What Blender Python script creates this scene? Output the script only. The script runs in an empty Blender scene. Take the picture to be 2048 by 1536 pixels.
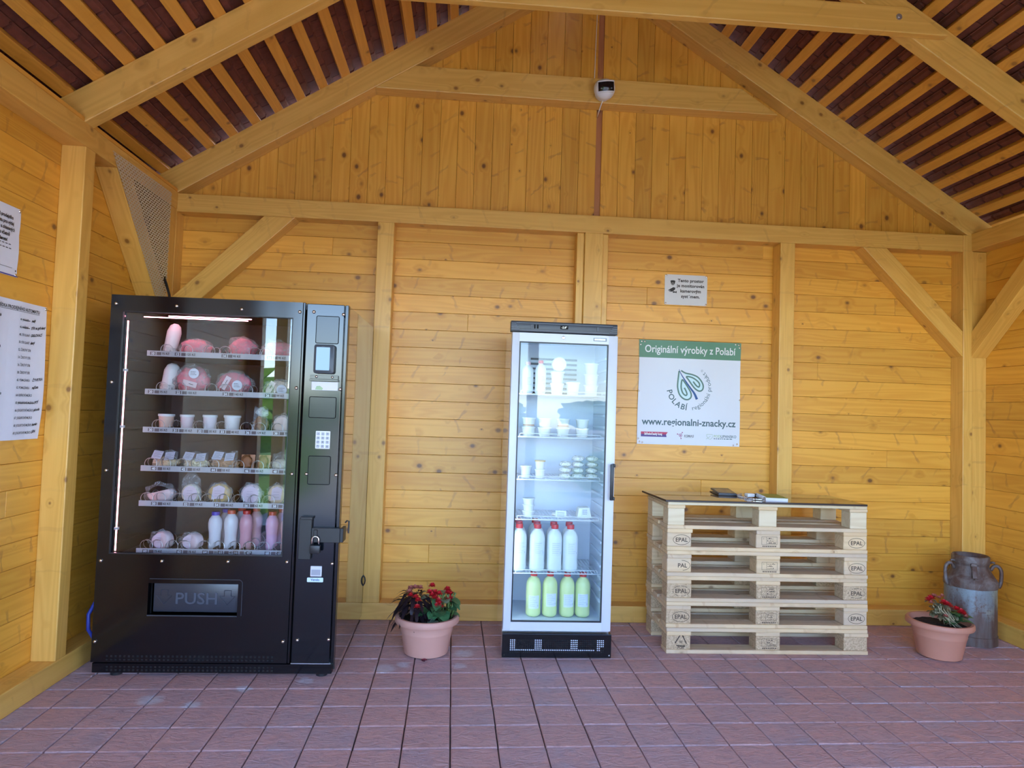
import bpy, bmesh, math, random
from mathutils import Vector, Matrix, noise as mnoise
random.seed(7)
S = bpy.context.scene
COL = S.collection
PI = math.pi

# ---------------------------------------------------------------- camera
yaw, pitch, roll = 0.069306, 0.041687, 0.032842
cy_, sy_ = math.cos(yaw), math.sin(yaw)
cp_, sp_ = math.cos(pitch), math.sin(pitch)
R0 = Vector((cy_, -sy_, 0))
F0 = Vector((sy_ * cp_, cy_ * cp_, sp_))
U0 = R0.cross(F0).normalized()
cr_, sr_ = math.cos(roll), math.sin(roll)
RX = cr_ * R0 + sr_ * U0
DN = sr_ * R0 - cr_ * U0
cam_data = bpy.data.cameras.new('camera')
cam = bpy.data.objects.new('camera', cam_data)
COL.objects.link(cam)
M = Matrix.Identity(4)
for i in range(3):
    M[i][0], M[i][1], M[i][2] = RX[i], -DN[i], -F0[i]
M[0][3], M[1][3], M[2][3] = 0.0, -4.41587, 1.33119
cam.matrix_world = M
cam_data.sensor_width = 36.0
cam_data.sensor_fit = 'HORIZONTAL'
cam_data.lens = 36.0 * 1338.609 / 2048.0
cam_data.clip_start = 0.02
cam_data.clip_end = 400
S.camera = cam

# ---------------------------------------------------------------- sky, sun, exposure
world = bpy.data.worlds.new('world')
S.world = world
world.use_nodes = True
wn = world.node_tree
wn.nodes.clear()
sky = wn.nodes.new('ShaderNodeTexSky')
sky.sky_type = 'NISHITA'
sky.sun_disc = False
sky.sun_elevation = math.radians(52)
sky.sun_rotation = math.radians(25)
sky.air_density = 1.0
sky.dust_density = 0.3
sky.ozone_density = 1.6
bg = wn.nodes.new('ShaderNodeBackground')
bg.inputs['Strength'].default_value = 0.57
wo = wn.nodes.new('ShaderNodeOutputWorld')
tintn = wn.nodes.new('ShaderNodeMix')
tintn.data_type = 'RGBA'
tintn.blend_type = 'MULTIPLY'
tintn.inputs[0].default_value = 1.0
tintn.inputs[7].default_value = (0.9, 0.96, 1.12, 1.0)
wn.links.new(sky.outputs[0], tintn.inputs[6])
wn.links.new(tintn.outputs[2], bg.inputs[0])
wn.links.new(bg.outputs[0], wo.inputs[0])
sun_d = bpy.data.lights.new('sun', 'SUN')
sun_d.energy = 4.0
sun_d.angle = math.radians(0.6)
sun_d.color = (1.0, 0.95, 0.86)
sun = bpy.data.objects.new('sun', sun_d)
COL.objects.link(sun)
# the sun stands behind the pavilion, high up: light travels towards -Y
sdir = Vector((-0.75, -0.4, -1.0)).normalized()
sun.rotation_euler = sdir.to_track_quat('-Z', 'Y').to_euler()
S.view_settings.view_transform = 'Standard'
S.view_settings.look = 'None'
S.view_settings.gamma = 1.0
S.view_settings.use_curve_mapping = False
S.view_settings.exposure = 1.6

# ---------------------------------------------------------------- mesh builder
class MB:
    def __init__(s):
        s.bm = bmesh.new()
        s.slot = 0
    def face(s, vs):
        f = s.bm.faces.new(vs)
        f.material_index = s.slot
        return f
    def poly(s, pts):
        return s.face([s.bm.verts.new(p) for p in pts])
    def hexa(s, P, bev=0.0, seg=1):
        """P: 8 points, bottom ring 0-3 and top ring 4-7"""
        v = [s.bm.verts.new(p) for p in P]
        fs = [s.face([v[i] for i in q]) for q in ((3, 2, 1, 0), (4, 5, 6, 7), (0, 1, 5, 4), (1, 2, 6, 5), (2, 3, 7, 6), (3, 0, 4, 7))]
        if bev > 0:
            es = set(e for f in fs for e in f.edges)
            r = bmesh.ops.bevel(s.bm, geom=list(es), offset=bev, segments=seg, affect='EDGES', profile=0.5)
            for f in r['faces']:
                f.material_index = s.slot
        return v
    def box(s, x0, x1, y0, y1, z0, z1, bev=0.0, seg=1, mat=None):
        P = [Vector(p) for p in ((x0, y0, z0), (x1, y0, z0), (x1, y1, z0), (x0, y1, z0), (x0, y0, z1), (x1, y0, z1), (x1, y1, z1), (x0, y1, z1))]
        if mat is not None:
            P = [mat @ p for p in P]
        s.hexa(P, bev, seg)
        return s
    def prism(s, poly, axis, a, b, bev=0.0, seg=1):
        """poly: 2D points; axis 'y': poly in x,z extruded from y=a to y=b; 'x': poly in y,z; 'z': poly in x,y"""
        def P(p, t):
            return {'y': (p[0], t, p[1]), 'x': (t, p[0], p[1]), 'z': (p[0], p[1], t)}[axis]
        A = [s.bm.verts.new(P(p, a)) for p in poly]
        B = [s.bm.verts.new(P(p, b)) for p in poly]
        n = len(poly)
        fs = [s.face(A), s.face(B[::-1])]
        for i in range(n):
            fs.append(s.face([A[i], B[i], B[(i + 1) % n], A[(i + 1) % n]]))
        bmesh.ops.recalc_face_normals(s.bm, faces=fs)
        if bev > 0:
            es = set(e for f in fs for e in f.edges)
            r = bmesh.ops.bevel(s.bm, geom=list(es), offset=bev, segments=seg, affect='EDGES', profile=0.5)
            for f in r['faces']:
                f.material_index = s.slot
        return s
    def lathe(s, prof, c=(0, 0, 0), seg=32, axis='z', a0=0.0, a1=2 * PI, closed=None, tf=None):
        """prof: [(r, z)...]"""
        full = abs((a1 - a0) - 2 * PI) < 1e-6
        n = seg if full else seg + 1
        rings = []
        for r, z in prof:
            if r < 1e-7 and full:
                ring = [s._lp(0, 0, z, c, axis, tf)]
                rings.append([s.bm.verts.new(ring[0])])
            else:
                rings.append([s.bm.verts.new(s._lp(r * math.cos(a0 + (a1 - a0) * i / seg), r * math.sin(a0 + (a1 - a0) * i / seg), z, c, axis, tf)) for i in range(n)])
        fs = []
        for k in range(len(rings) - 1):
            A, B = rings[k], rings[k + 1]
            m = seg
            for i in range(m):
                j = (i + 1) % n
                if len(A) == 1 and len(B) == 1:
                    continue
                if len(A) == 1:
                    fs.append(s.face([A[0], B[j], B[i]]))
                elif len(B) == 1:
                    fs.append(s.face([A[i], A[j], B[0]]))
                else:
                    fs.append(s.face([A[i], A[j], B[j], B[i]]))
        return s
    @staticmethod
    def _lp(x, y, z, c, axis, tf):
        p = {'z': (x, y, z), 'y': (x, z, y), 'x': (z, x, y)}[axis]
        v = Vector(p)
        if tf is not None:
            v = tf @ v
        return v + Vector(c)
    def tube(s, pts, r, seg=8, caps=True, taper=None):
        pts = [Vector(p) for p in pts]
        n = len(pts)
        rings = []
        up = None
        for i, p in enumerate(pts):
            d = (pts[min(i + 1, n - 1)] - pts[max(i - 1, 0)])
            if d.length < 1e-9:
                d = Vector((0, 0, 1))
            d.normalize()
            if up is None:
                up = d.orthogonal().normalized()
            else:
                up = (up - d * up.dot(d))
                up = up.normalized() if up.length > 1e-6 else d.orthogonal().normalized()
            w = d.cross(up)
            rr = r if taper is None else r * taper[i]
            rings.append([s.bm.verts.new(p + (up * math.cos(2 * PI * k / seg) + w * math.sin(2 * PI * k / seg)) * rr) for k in range(seg)])
        for i in range(n - 1):
            for k in range(seg):
                s.face([rings[i][k], rings[i][(k + 1) % seg], rings[i + 1][(k + 1) % seg], rings[i + 1][k]])
        if caps:
            s.face(rings[0][::-1])
            s.face(rings[-1])
        return s
    def ball(s, c, r, sub=2, sc=(1, 1, 1), jit=0.0, freq=6.0, seed=0, tf=None):
        r0 = bmesh.ops.create_icosphere(s.bm, subdivisions=sub, radius=1.0)
        for v in r0['verts']:
            p = v.co.copy()
            k = 1.0 + jit * mnoise.noise(p * freq + Vector((seed * 3.1, seed * 7.7, seed)))
            q = Vector((p.x * sc[0], p.y * sc[1], p.z * sc[2])) * r * k
            if tf is not None:
                q = tf @ q
            v.co = q + Vector(c)
        for v in r0['verts']:
            for f in v.link_faces:
                f.material_index = s.slot
        return s
    def text(s, body, size, fn, align='CENTER', bold=0.0, space=1.0):
        """flat lettering; fn maps a 2D point of the text to 3D"""
        vs, fs = text_mesh(body, align, bold / max(size, 1e-6), space)
        V = [s.bm.verts.new(fn(x * size, (y - 0.69) * size)) for x, y in vs]
        for f in fs:
            try:
                s.face([V[i] for i in f])
            except ValueError:
                pass
        return s
    def text3(s, body, size, fn, depth, align='CENTER', bold=0.0):
        n0 = len(s.bm.faces)
        s.text(body, size, fn, align, bold)
        s.bm.faces.ensure_lookup_table()
        fs = s.bm.faces[n0:]
        bmesh.ops.remove_doubles(s.bm, verts=list({v for f in fs for v in f.verts}), dist=1e-6)
        s.bm.faces.ensure_lookup_table()
        r = bmesh.ops.extrude_face_region(s.bm, geom=[f for f in s.bm.faces[n0:]])
        for v in r['geom']:
            if isinstance(v, bmesh.types.BMVert):
                v.co += Vector(depth)
        return s
    def stroke(s, pts, w, fn, w1=None):
        """flat ribbon along a 2D polyline"""
        n = len(pts)
        L, R = [], []
        for i, p in enumerate(pts):
            a = pts[max(i - 1, 0)]
            b = pts[min(i + 1, n - 1)]
            dx, dy = b[0] - a[0], b[1] - a[1]
            l = math.hypot(dx, dy) or 1
            ww = w if w1 is None else w + (w1 - w) * i / (n - 1)
            nx, ny = -dy / l * ww / 2, dx / l * ww / 2
            L.append(s.bm.verts.new(fn(p[0] + nx, p[1] + ny)))
            R.append(s.bm.verts.new(fn(p[0] - nx, p[1] - ny)))
        for i in range(n - 1):
            s.face([L[i], R[i], R[i + 1], L[i + 1]])
        return s
    def disc(s, c2, r, fn, n=20, r0=0.0):
        A = [s.bm.verts.new(fn(c2[0] + r * math.cos(2 * PI * k / n), c2[1] + r * math.sin(2 * PI * k / n))) for k in range(n)]
        if r0 <= 0:
            s.face(A)
        else:
            B = [s.bm.verts.new(fn(c2[0] + r0 * math.cos(2 * PI * k / n), c2[1] + r0 * math.sin(2 * PI * k / n))) for k in range(n)]
            for k in range(n):
                s.face([A[k], A[(k + 1) % n], B[(k + 1) % n], B[k]])
        return s
    def flat(s, pts, fn):
        s.face([s.bm.verts.new(fn(*p)) for p in pts])
        return s
    def build(s, name, mats, parent=None, smooth=False, frame=None, recalc=False, origin=None):
        if recalc:
            bmesh.ops.recalc_face_normals(s.bm, faces=s.bm.faces[:])
        off = ORG.get(parent.name, Vector((0, 0, 0))) if parent is not None else Vector((0, 0, 0))
        if frame is not None:
            inv = frame.inverted()
            for v in s.bm.verts:
                v.co = inv @ v.co
        else:
            if parent is None and origin is not None:
                off = Vector(origin)
            for v in s.bm.verts:
                v.co = v.co - off
        me = bpy.data.meshes.new(name)
        s.bm.to_mesh(me)
        s.bm.free()
        if not isinstance(mats, (list, tuple)):
            mats = [mats]
        for m in mats:
            me.materials.append(m)
        if smooth is True:
            for p in me.polygons:
                p.use_smooth = True
        elif smooth:
            for p in me.polygons:
                p.use_smooth = True
            me.set_sharp_from_angle(angle=math.radians(smooth))
        o = bpy.data.objects.new(name, me)
        COL.objects.link(o)
        if frame is not None:
            o.matrix_world = frame
        if parent is not None:
            o.parent = parent
            ORG[o.name] = off
        elif frame is None:
            o.location = off
            ORG[o.name] = off
        return o

ORG = {}
_TX = {}
def text_mesh(body, align, bold, space):
    key = (body, align, round(bold, 3), space)
    if key in _TX:
        return _TX[key]
    c = bpy.data.curves.new('text_curve', 'FONT')
    c.body = body
    c.align_x = align
    c.align_y = 'CENTER' if False else 'TOP_BASELINE'
    c.size = 1.0
    c.offset = bold
    c.space_character = space
    c.resolution_u = 3
    o = bpy.data.objects.new('text_curve', c)
    COL.objects.link(o)
    dg = bpy.context.evaluated_depsgraph_get()
    dg.update()
    m = o.evaluated_get(dg).to_mesh()
    r = ([(v.co.x, v.co.y) for v in m.vertices], [tuple(p.vertices) for p in m.polygons])
    o.evaluated_get(dg).to_mesh_clear()
    bpy.data.objects.remove(o)
    bpy.data.curves.remove(c)
    _TX[key] = r
    return r

def thing(name, label, cat, loc=(0, 0, 0), group=None):
    o = bpy.data.objects.new(name, None)
    o.empty_display_size = 0.05
    COL.objects.link(o)
    o.location = loc
    ORG[o.name] = Vector(loc)
    o['label'] = label
    o['category'] = cat
    if group:
        o['group'] = group
    return o
def tag(o, label, cat, group=None):
    o['label'] = label
    o['category'] = cat
    if group:
        o['group'] = group
    return o
def struct(o, label=None, cat=None, group=None):
    o['kind'] = 'structure'
    if label:
        o['label'] = label
        o['category'] = cat or 'trim'
    if group:
        o['group'] = group
    return o
def lab(o, label):
    o['label'] = label
    return o
def dup(root, delta, label=None, group=None, rotz=0.0):
    r = root.copy()
    COL.objects.link(r)
    r.location = Vector(root.location) + Vector(delta)
    r.rotation_euler = (root.rotation_euler[0], root.rotation_euler[1], root.rotation_euler[2] + rotz)
    if label:
        r['label'] = label
    if group:
        r['group'] = group
    for ch in list(root.children):
        c = ch.copy()
        COL.objects.link(c)
        c.parent = r
        for g in ch.children:
            d = g.copy()
            COL.objects.link(d)
            d.parent = c
    return r

# ---------------------------------------------------------------- materials
class NT:
    def __init__(s, name):
        s.m = bpy.data.materials.new(name)
        s.m.use_nodes = True
        s.t = s.m.node_tree
        s.t.nodes.clear()
        s.out = s.t.nodes.new('ShaderNodeOutputMaterial')
    def n(s, typ, **kw):
        nd = s.t.nodes.new('ShaderNode' + typ)
        for k, v in kw.items():
            if k.startswith('i_'):
                nd.inputs[int(k[2:])].default_value = v
            else:
                setattr(nd, k, v)
        return nd
    def l(s, a, b):
        s.t.links.new(a, b)
    def math(s, op, a, b=None, c=None, clamp=False):
        nd = s.n('Math', operation=op, use_clamp=clamp)
        for i, x in enumerate((a, b, c)):
            if x is None:
                continue
            if hasattr(x, 'links'):
                s.l(x, nd.inputs[i])
            else:
                nd.inputs[i].default_value = x
        return nd.outputs[0]
    def vmath(s, op, a, b=None, scale=None):
        nd = s.n('VectorMath', operation=op)
        for i, x in enumerate((a, b)):
            if x is None:
                continue
            if hasattr(x, 'links'):
                s.l(x, nd.inputs[i])
            else:
                nd.inputs[i].default_value = x
        if scale is not None:
            if hasattr(scale, 'links'):
                s.l(scale, nd.inputs['Scale'])
            else:
                nd.inputs['Scale'].default_value = scale
        return nd.outputs[0]
    def noise(s, vec, scale, detail=2.0, rough=0.5, dist=0.0):
        nd = s.n('TexNoise')
        nd.inputs['Scale'].default_value = scale
        nd.inputs['Detail'].default_value = detail
        nd.inputs['Roughness'].default_value = rough
        nd.inputs['Distortion'].default_value = dist
        if vec is not None:
            s.l(vec, nd.inputs['Vector'])
        return nd.outputs['Fac']
    def mapr(s, v, a, b, c=0.0, d=1.0, smooth=False):
        nd = s.n('MapRange', clamp=True, interpolation_type='SMOOTHSTEP' if smooth else 'LINEAR')
        s.l(v, nd.inputs[0])
        for i, x in enumerate((a, b, c, d)):
            nd.inputs[i + 1].default_value = x
        return nd.outputs[0]
    def mix(s, fac, a, b, blend='MIX'):
        nd = s.n('Mix', data_type='RGBA', blend_type=blend)
        for i, x in ((0, fac), (6, a), (7, b)):
            if hasattr(x, 'links'):
                s.l(x, nd.inputs[i])
            elif i == 0:
                nd.inputs[i].default_value = x
            else:
                nd.inputs[i].default_value = tuple(x) + ((1.0,) if len(x) == 3 else ())
        return nd.outputs[2]
    def bsdf(s, col, rough=0.5, metal=0.0, bump=None, bstr=0.2, bdist=0.01, spec=0.5, coat=0.0, sss=0.0):
        b = s.n('BsdfPrincipled')
        for k, x in (('Base Color', col), ('Roughness', rough), ('Metallic', metal)):
            if hasattr(x, 'links'):
                s.l(x, b.inputs[k])
            elif k == 'Base Color':
                b.inputs[k].default_value = tuple(x) + ((1.0,) if len(x) == 3 else ())
            else:
                b.inputs[k].default_value = x
        b.inputs['Specular IOR Level'].default_value = spec
        b.inputs['Coat Weight'].default_value = coat
        if bump is not None:
            bp = s.n('Bump')
            bp.inputs['Strength'].default_value = bstr
            bp.inputs['Distance'].default_value = bdist
            s.l(bump, bp.inputs['Height'])
            s.l(bp.outputs[0], b.inputs['Normal'])
        s.l(b.outputs[0], s.out.inputs[0])
        return b
    def obj(s):
        return s.n('TexCoord').outputs['Object']
    def island(s):
        return s.n('NewGeometry').outputs['Random Per Island']
    def objrand(s):
        return s.n('ObjectInfo').outputs['Random']

def plain(name, col, rough=0.5, metal=0.0, var=0.06, scale=18.0, bstr=0.0, spec=0.5, coat=0.0):
    t = NT(name)
    f = t.noise(t.obj(), scale, 3.0)
    lo = tuple(c * (1 - var) for c in col)
    hi = tuple(min(1, c * (1 + var)) for c in col)
    c = t.mix(f, lo, hi)
    t.bsdf(c, rough, metal, bump=f if bstr > 0 else None, bstr=bstr, spec=spec, coat=coat)
    return t.m

def wood(name, light, dark, knot, rough=0.5, tint=0.22, kn=1.0, grey=None, bstr=0.12, sat=1.0, flat=False, spk=0.42):
    t = NT(name)
    ri, oi = t.island(), t.objrand()
    co = t.n('CombineXYZ')
    t.l(t.math('MULTIPLY', ri, 37.3), co.inputs[0])
    t.l(t.math('MULTIPLY', ri, 91.7), co.inputs[1])
    t.l(t.math('MULTIPLY_ADD', oi, 53.1, t.math('MULTIPLY', ri, 11.0)), co.inputs[2])
    v = t.vmath('ADD', t.obj(), co.outputs[0])
    # small round knots, sparse cells
    kv = t.vmath('MULTIPLY', v, (7.5, 0.0 if flat else 9.0, 9.5))
    vo = t.n('TexVoronoi', feature='F1')
    vo.inputs['Scale'].default_value = 1.0
    t.l(kv, vo.inputs['Vector'])
    sep = t.n('SeparateColor')
    t.l(vo.outputs['Color'], sep.inputs[0])
    sel = t.mapr(sep.outputs[0], 0.36, 0.42)
    size = t.mapr(sep.outputs[1], 0.0, 1.0, 0.35, 1.15)
    d = t.math('DIVIDE', vo.outputs['Distance'], size)
    km = t.math('MULTIPLY', t.mapr(d, 0.13, 0.07, 0.0, 1.0, True), sel)
    ring = t.math('MULTIPLY', t.mapr(d, 0.19, 0.11, 0.0, 1.0, True), sel)
    halo = t.math('MULTIPLY', t.mapr(d, 0.5, 0.08, 0.0, 1.0, True), sel)
    # spike knots: slanting reddish streaks across the board
    rot = t.n('VectorRotate', rotation_type='Y_AXIS')
    t.l(t.math('MULTIPLY_ADD', t.math('FRACT', t.math('MULTIPLY', ri, 13.7)), 1.5, -0.75), rot.inputs['Angle'])
    t.l(v, rot.inputs['Vector'])
    wv = rot.outputs[0]
    sv = t.vmath('MULTIPLY', wv, (5.2, 0.0 if flat else 5.0, 7.0))
    vs = t.n('TexVoronoi', feature='F1')
    vs.inputs['Scale'].default_value = 1.0
    t.l(sv, vs.inputs['Vector'])
    df = t.vmath('SUBTRACT', sv, vs.outputs['Position'])
    dfs = t.n('SeparateXYZ')
    t.l(df, dfs.inputs[0])
    ssep = t.n('SeparateColor')
    t.l(vs.outputs['Color'], ssep.inputs[0])
    wob = t.math('MULTIPLY_ADD', t.noise(t.vmath('MULTIPLY', v, (20.0, 20.0, 30.0)), 1.0, 2.0), 0.12, -0.06)
    ex = t.math('ABSOLUTE', t.math('ADD', dfs.outputs[0], wob))
    ez = t.math('ABSOLUTE', dfs.outputs[2])
    wd = t.math('MULTIPLY_ADD', ez, 0.13, 0.03)
    sp = t.math('MULTIPLY', t.mapr(t.math('DIVIDE', ex, wd), 1.0, 0.45, 0.0, 1.0, True), t.mapr(ez, 0.48, 0.3, 0.0, 1.0, True))
    sp = t.math('MULTIPLY', sp, t.mapr(ssep.outputs[0], 0.5, 0.55))
    sp = t.math('MULTIPLY', sp, t.mapr(ssep.outputs[1], 0.0, 1.0, 0.35, 1.0))
    # growth rings, bent around the knots
    gv = t.vmath('MULTIPLY', v, (0.42, 7.0, 7.0))
    gn = t.noise(gv, 1.0, 2.0, 0.5, 0.35)
    ph = t.math('ADD', t.math('MULTIPLY', gn, 75.0), t.math('MULTIPLY', halo, 6.0))
    rings = t.math('MULTIPLY_ADD', t.math('SINE', ph), 0.5, 0.5)
    fine = t.noise(t.vmath('MULTIPLY', v, (5.0, 170.0, 170.0)), 1.0, 2.0)
    blotch = t.noise(t.vmath('MULTIPLY', v, (1.6, 4.0, 4.0)), 1.0, 3.0)
    fac = t.math('ADD', t.math('MULTIPLY', rings, 0.38), t.math('MULTIPLY', fine, 0.34))
    fac = t.math('ADD', fac, t.math('MULTIPLY', blotch, 0.42))
    fac = t.math('SUBTRACT', fac, 0.1, clamp=True)
    col = t.mix(fac, light, dark)
    if grey is not None:
        gm = t.mapr(t.noise(t.vmath('MULTIPLY', v, (1.2, 5.0, 5.0)), 1.0, 4.0), 0.45, 0.68)
        col = t.mix(t.math('MULTIPLY', gm, 0.6), col, grey)
    col = t.mix(t.math('MULTIPLY', sp, spk * kn), col, (0.34, 0.13, 0.035))
    col = t.mix(t.math('MULTIPLY', halo, 0.3 * kn), col, tuple(c * 0.8 for c in dark))
    col = t.mix(t.math('MULTIPLY', ring, 0.55 * kn), col, tuple((a + b) / 2 for a, b in zip(dark, knot)))
    col = t.mix(t.math('MULTIPLY', km, 0.85 * kn), col, knot)
    hs = t.n('HueSaturation')
    hs.inputs['Saturation'].default_value = sat
    t.l(t.mapr(ri, 0, 1, 1 - tint * 0.6, 1 + tint * 0.4), hs.inputs['Value'])
    t.l(col, hs.inputs['Color'])
    h = t.math('SUBTRACT', fac, t.math('MULTIPLY', ring, 0.5))
    t.bsdf(hs.outputs[0], rough, bump=h, bstr=bstr, bdist=0.003, spec=0.7)
    return t.m

WOOD = wood('pine_yellow_glaze', (0.87, 0.455, 0.062), (0.68, 0.28, 0.02), (0.15, 0.05, 0.012), rough=0.42, flat=True)
WOODB = wood('pine_yellow_beam', (0.83, 0.495, 0.115), (0.66, 0.335, 0.055), (0.2, 0.07, 0.015), rough=0.4, kn=0.85, spk=0.25)
WOODO = wood('pine_orange_batten', (0.82, 0.40, 0.06), (0.66, 0.285, 0.03), (0.2, 0.07, 0.015), rough=0.4, kn=0.7, spk=0.2)
WOODR = wood('pine_reddish_strip', (0.5, 0.2, 0.07), (0.38, 0.13, 0.04), (0.1, 0.03, 0.01), rough=0.5)
BACKING = plain('light_leak_backing', (0.16, 0.08, 0.03), 0.8, var=0.2)  # unseen dark backing added behind the boards to stop light leaks
PALW = wood('pallet_raw_spruce', (0.80, 0.60, 0.36), (0.60, 0.41, 0.22), (0.2, 0.1, 0.05), rough=0.8, tint=0.3, kn=0.7, grey=(0.52, 0.43, 0.35), bstr=0.3)

def chip_mat():
    t = NT('pallet_chipboard')
    v = t.obj()
    vo = t.n('TexVoronoi', feature='F1')
    vo.inputs['Scale'].default_value = 150.0
    t.l(v, vo.inputs['Vector'])
    sep = t.n('SeparateColor')
    t.l(vo.outputs['Color'], sep.inputs[0])
    c = t.mix(sep.outputs[0], (0.40, 0.27, 0.15), (0.72, 0.54, 0.34))
    c = t.mix(t.math('MULTIPLY', t.noise(v, 9.0, 3.0), 0.6), c, (0.55, 0.4, 0.25))
    t.bsdf(c, 0.85, bump=sep.outputs[0], bstr=0.3, bdist=0.002)
    return t.m
CHIP = chip_mat()

def paver_mat():
    t = NT('paver_riven_mauve')
    v = t.obj()
    ri = t.island()
    co = t.n('CombineXYZ')
    t.l(t.math('MULTIPLY', ri, 57.0), co.inputs[0])
    t.l(t.math('MULTIPLY', ri, 23.0), co.inputs[1])
    pv = t.vmath('ADD', v, co.outputs[0])
    n1 = t.noise(pv, 7.0, 4.0, 0.6)
    n2 = t.noise(t.vmath('MULTIPLY', pv, (1.0, 2.2, 1.0)), 16.0, 6.0, 0.65, 1.2)
    n3 = t.noise(pv, 160.0, 2.0)
    base = t.mix(t.mapr(ri, 0.1, 0.9), (0.60, 0.365, 0.345), (0.50, 0.385, 0.42))
    col = t.mix(t.mapr(n1, 0.35, 0.68), base, (0.66, 0.385, 0.35))
    col = t.mix(t.mapr(n2, 0.46, 0.72, 0.0, 0.7), col, (0.36, 0.255, 0.265))
    col = t.mix(t.mapr(n2, 0.36, 0.2, 0.0, 0.7), col, (0.66, 0.52, 0.55))
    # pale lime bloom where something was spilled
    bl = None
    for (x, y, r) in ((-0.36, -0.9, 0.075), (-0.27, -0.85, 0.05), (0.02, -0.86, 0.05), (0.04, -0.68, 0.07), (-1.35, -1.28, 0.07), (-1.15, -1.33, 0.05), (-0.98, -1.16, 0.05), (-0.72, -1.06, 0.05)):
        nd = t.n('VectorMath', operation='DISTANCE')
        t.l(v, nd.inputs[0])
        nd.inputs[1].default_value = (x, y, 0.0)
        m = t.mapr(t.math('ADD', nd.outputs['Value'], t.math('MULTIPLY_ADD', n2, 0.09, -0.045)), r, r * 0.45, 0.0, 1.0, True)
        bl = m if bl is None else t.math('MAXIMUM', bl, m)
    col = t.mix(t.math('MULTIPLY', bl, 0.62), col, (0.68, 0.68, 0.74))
    h = t.math('ADD', t.math('MULTIPLY', n2, 1.0), t.math('MULTIPLY', n3, 0.12))
    t.bsdf(col, 0.6, bump=h, bstr=0.8, bdist=0.012, spec=0.35)
    return t.m
PAVER = paver_mat()
SAND = plain('joint_sand', (0.085, 0.06, 0.055), 0.95, var=0.3, scale=60)

def tile_mat():
    t = NT('clay_tile_red')
    v = t.obj()
    ri = t.island()
    n = t.noise(v, 22.0, 4.0, 0.6)
    c = t.mix(ri, (0.165, 0.052, 0.034), (0.235, 0.076, 0.047))
    c = t.mix(t.mapr(n, 0.4, 0.7), c, (0.15, 0.05, 0.032))
    t.bsdf(c, 0.75, bump=n, bstr=0.3, bdist=0.003, spec=0.15)
    return t.m
TILE = tile_mat()

def mesh_mat():
    """perforated sheet: rows of offset openings, cut away as transparency"""
    t = NT('perforated_sheet')
    v = t.obj()
    s = t.n('SeparateXYZ')
    t.l(v, s.inputs[0])
    a = t.math('DIVIDE', s.outputs[1], 0.03)
    b = t.math('DIVIDE', s.outputs[2], 0.0135)
    row = t.math('FLOOR', b)
    sh = t.math('MULTIPLY', t.math('MODULO', row, 2.0), 0.5)
    fa = t.math('SUBTRACT', t.math('FRACT', t.math('ADD', a, sh)), 0.5)
    fb = t.math('SUBTRACT', t.math('FRACT', b), 0.5)
    d = t.math('ADD', t.math('POWER', t.math('ABSOLUTE', t.math('MULTIPLY', fa, 1.0)), 2.0), t.math('POWER', t.math('ABSOLUTE', t.math('MULTIPLY', fb, 1.15)), 2.0))
    hole = t.math('LESS_THAN', d, 0.135)
    b1 = t.n('BsdfPrincipled')
    b1.inputs['Base Color'].default_value = (0.70, 0.59, 0.42, 1)
    b1.inputs['Roughness'].default_value = 0.5
    b1.inputs['Metallic'].default_value = 0.0
    tr = t.n('BsdfTransparent')
    mx = t.n('MixShader')
    t.l(hole, mx.inputs[0])
    t.l(b1.outputs[0], mx.inputs[1])
    t.l(tr.outputs[0], mx.inputs[2])
    t.l(mx.outputs[0], t.out.inputs[0])
    return t.m
MESHM = mesh_mat()

def glass_mat(name, ior=1.9, tint=(0.93, 0.96, 0.97)):
    t = NT(name)
    fr = t.n('Fresnel')
    fr.inputs['IOR'].default_value = ior
    tr = t.n('BsdfTransparent')
    tr.inputs[0].default_value = tuple(tint) + (1,)
    gl = t.n('BsdfGlossy')
    gl.inputs['Roughness'].default_value = 0.0
    gl.inputs[0].default_value = (1, 1, 1, 1)
    mx = t.n('MixShader')
    t.l(fr.outputs[0], mx.inputs[0])
    t.l(tr.outputs[0], mx.inputs[1])
    t.l(gl.outputs[0], mx.inputs[2])
    t.l(mx.outputs[0], t.out.inputs[0])
    return t.m
GLASSF = glass_mat('double_glazing', 1.36)
GLASSV = glass_mat('vending_glass', 1.5)

def film_mat(name, amt=0.22, col=(0.9, 0.9, 0.92)):
    t = NT(name)
    n = t.noise(t.obj(), 55.0, 4.0, 0.6, 1.0)
    tr = t.n('BsdfTransparent')
    b = t.n('BsdfPrincipled')
    b.inputs['Base Color'].default_value = tuple(col) + (1,)
    b.inputs['Roughness'].default_value = 0.12
    bp = t.n('Bump')
    bp.inputs['Strength'].default_value = 0.9
    bp.inputs['Distance'].default_value = 0.01
    t.l(n, bp.inputs['Height'])
    t.l(bp.outputs[0], b.inputs['Normal'])
    mx = t.n('MixShader')
    t.l(t.mapr(n, 0.35, 0.75, amt * 0.3, amt * 1.9), mx.inputs[0])
    t.l(tr.outputs[0], mx.inputs[1])
    t.l(b.outputs[0], mx.inputs[2])
    t.l(mx.outputs[0], t.out.inputs[0])
    return t.m
FILM = film_mat('clear_film')

def emit(name, col, strength):
    t = NT(name)
    e = t.n('Emission')
    e.inputs[0].default_value = tuple(col) + (1,)
    e.inputs[1].default_value = strength
    t.l(e.outputs[0], t.out.inputs[0])
    return t.m
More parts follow.
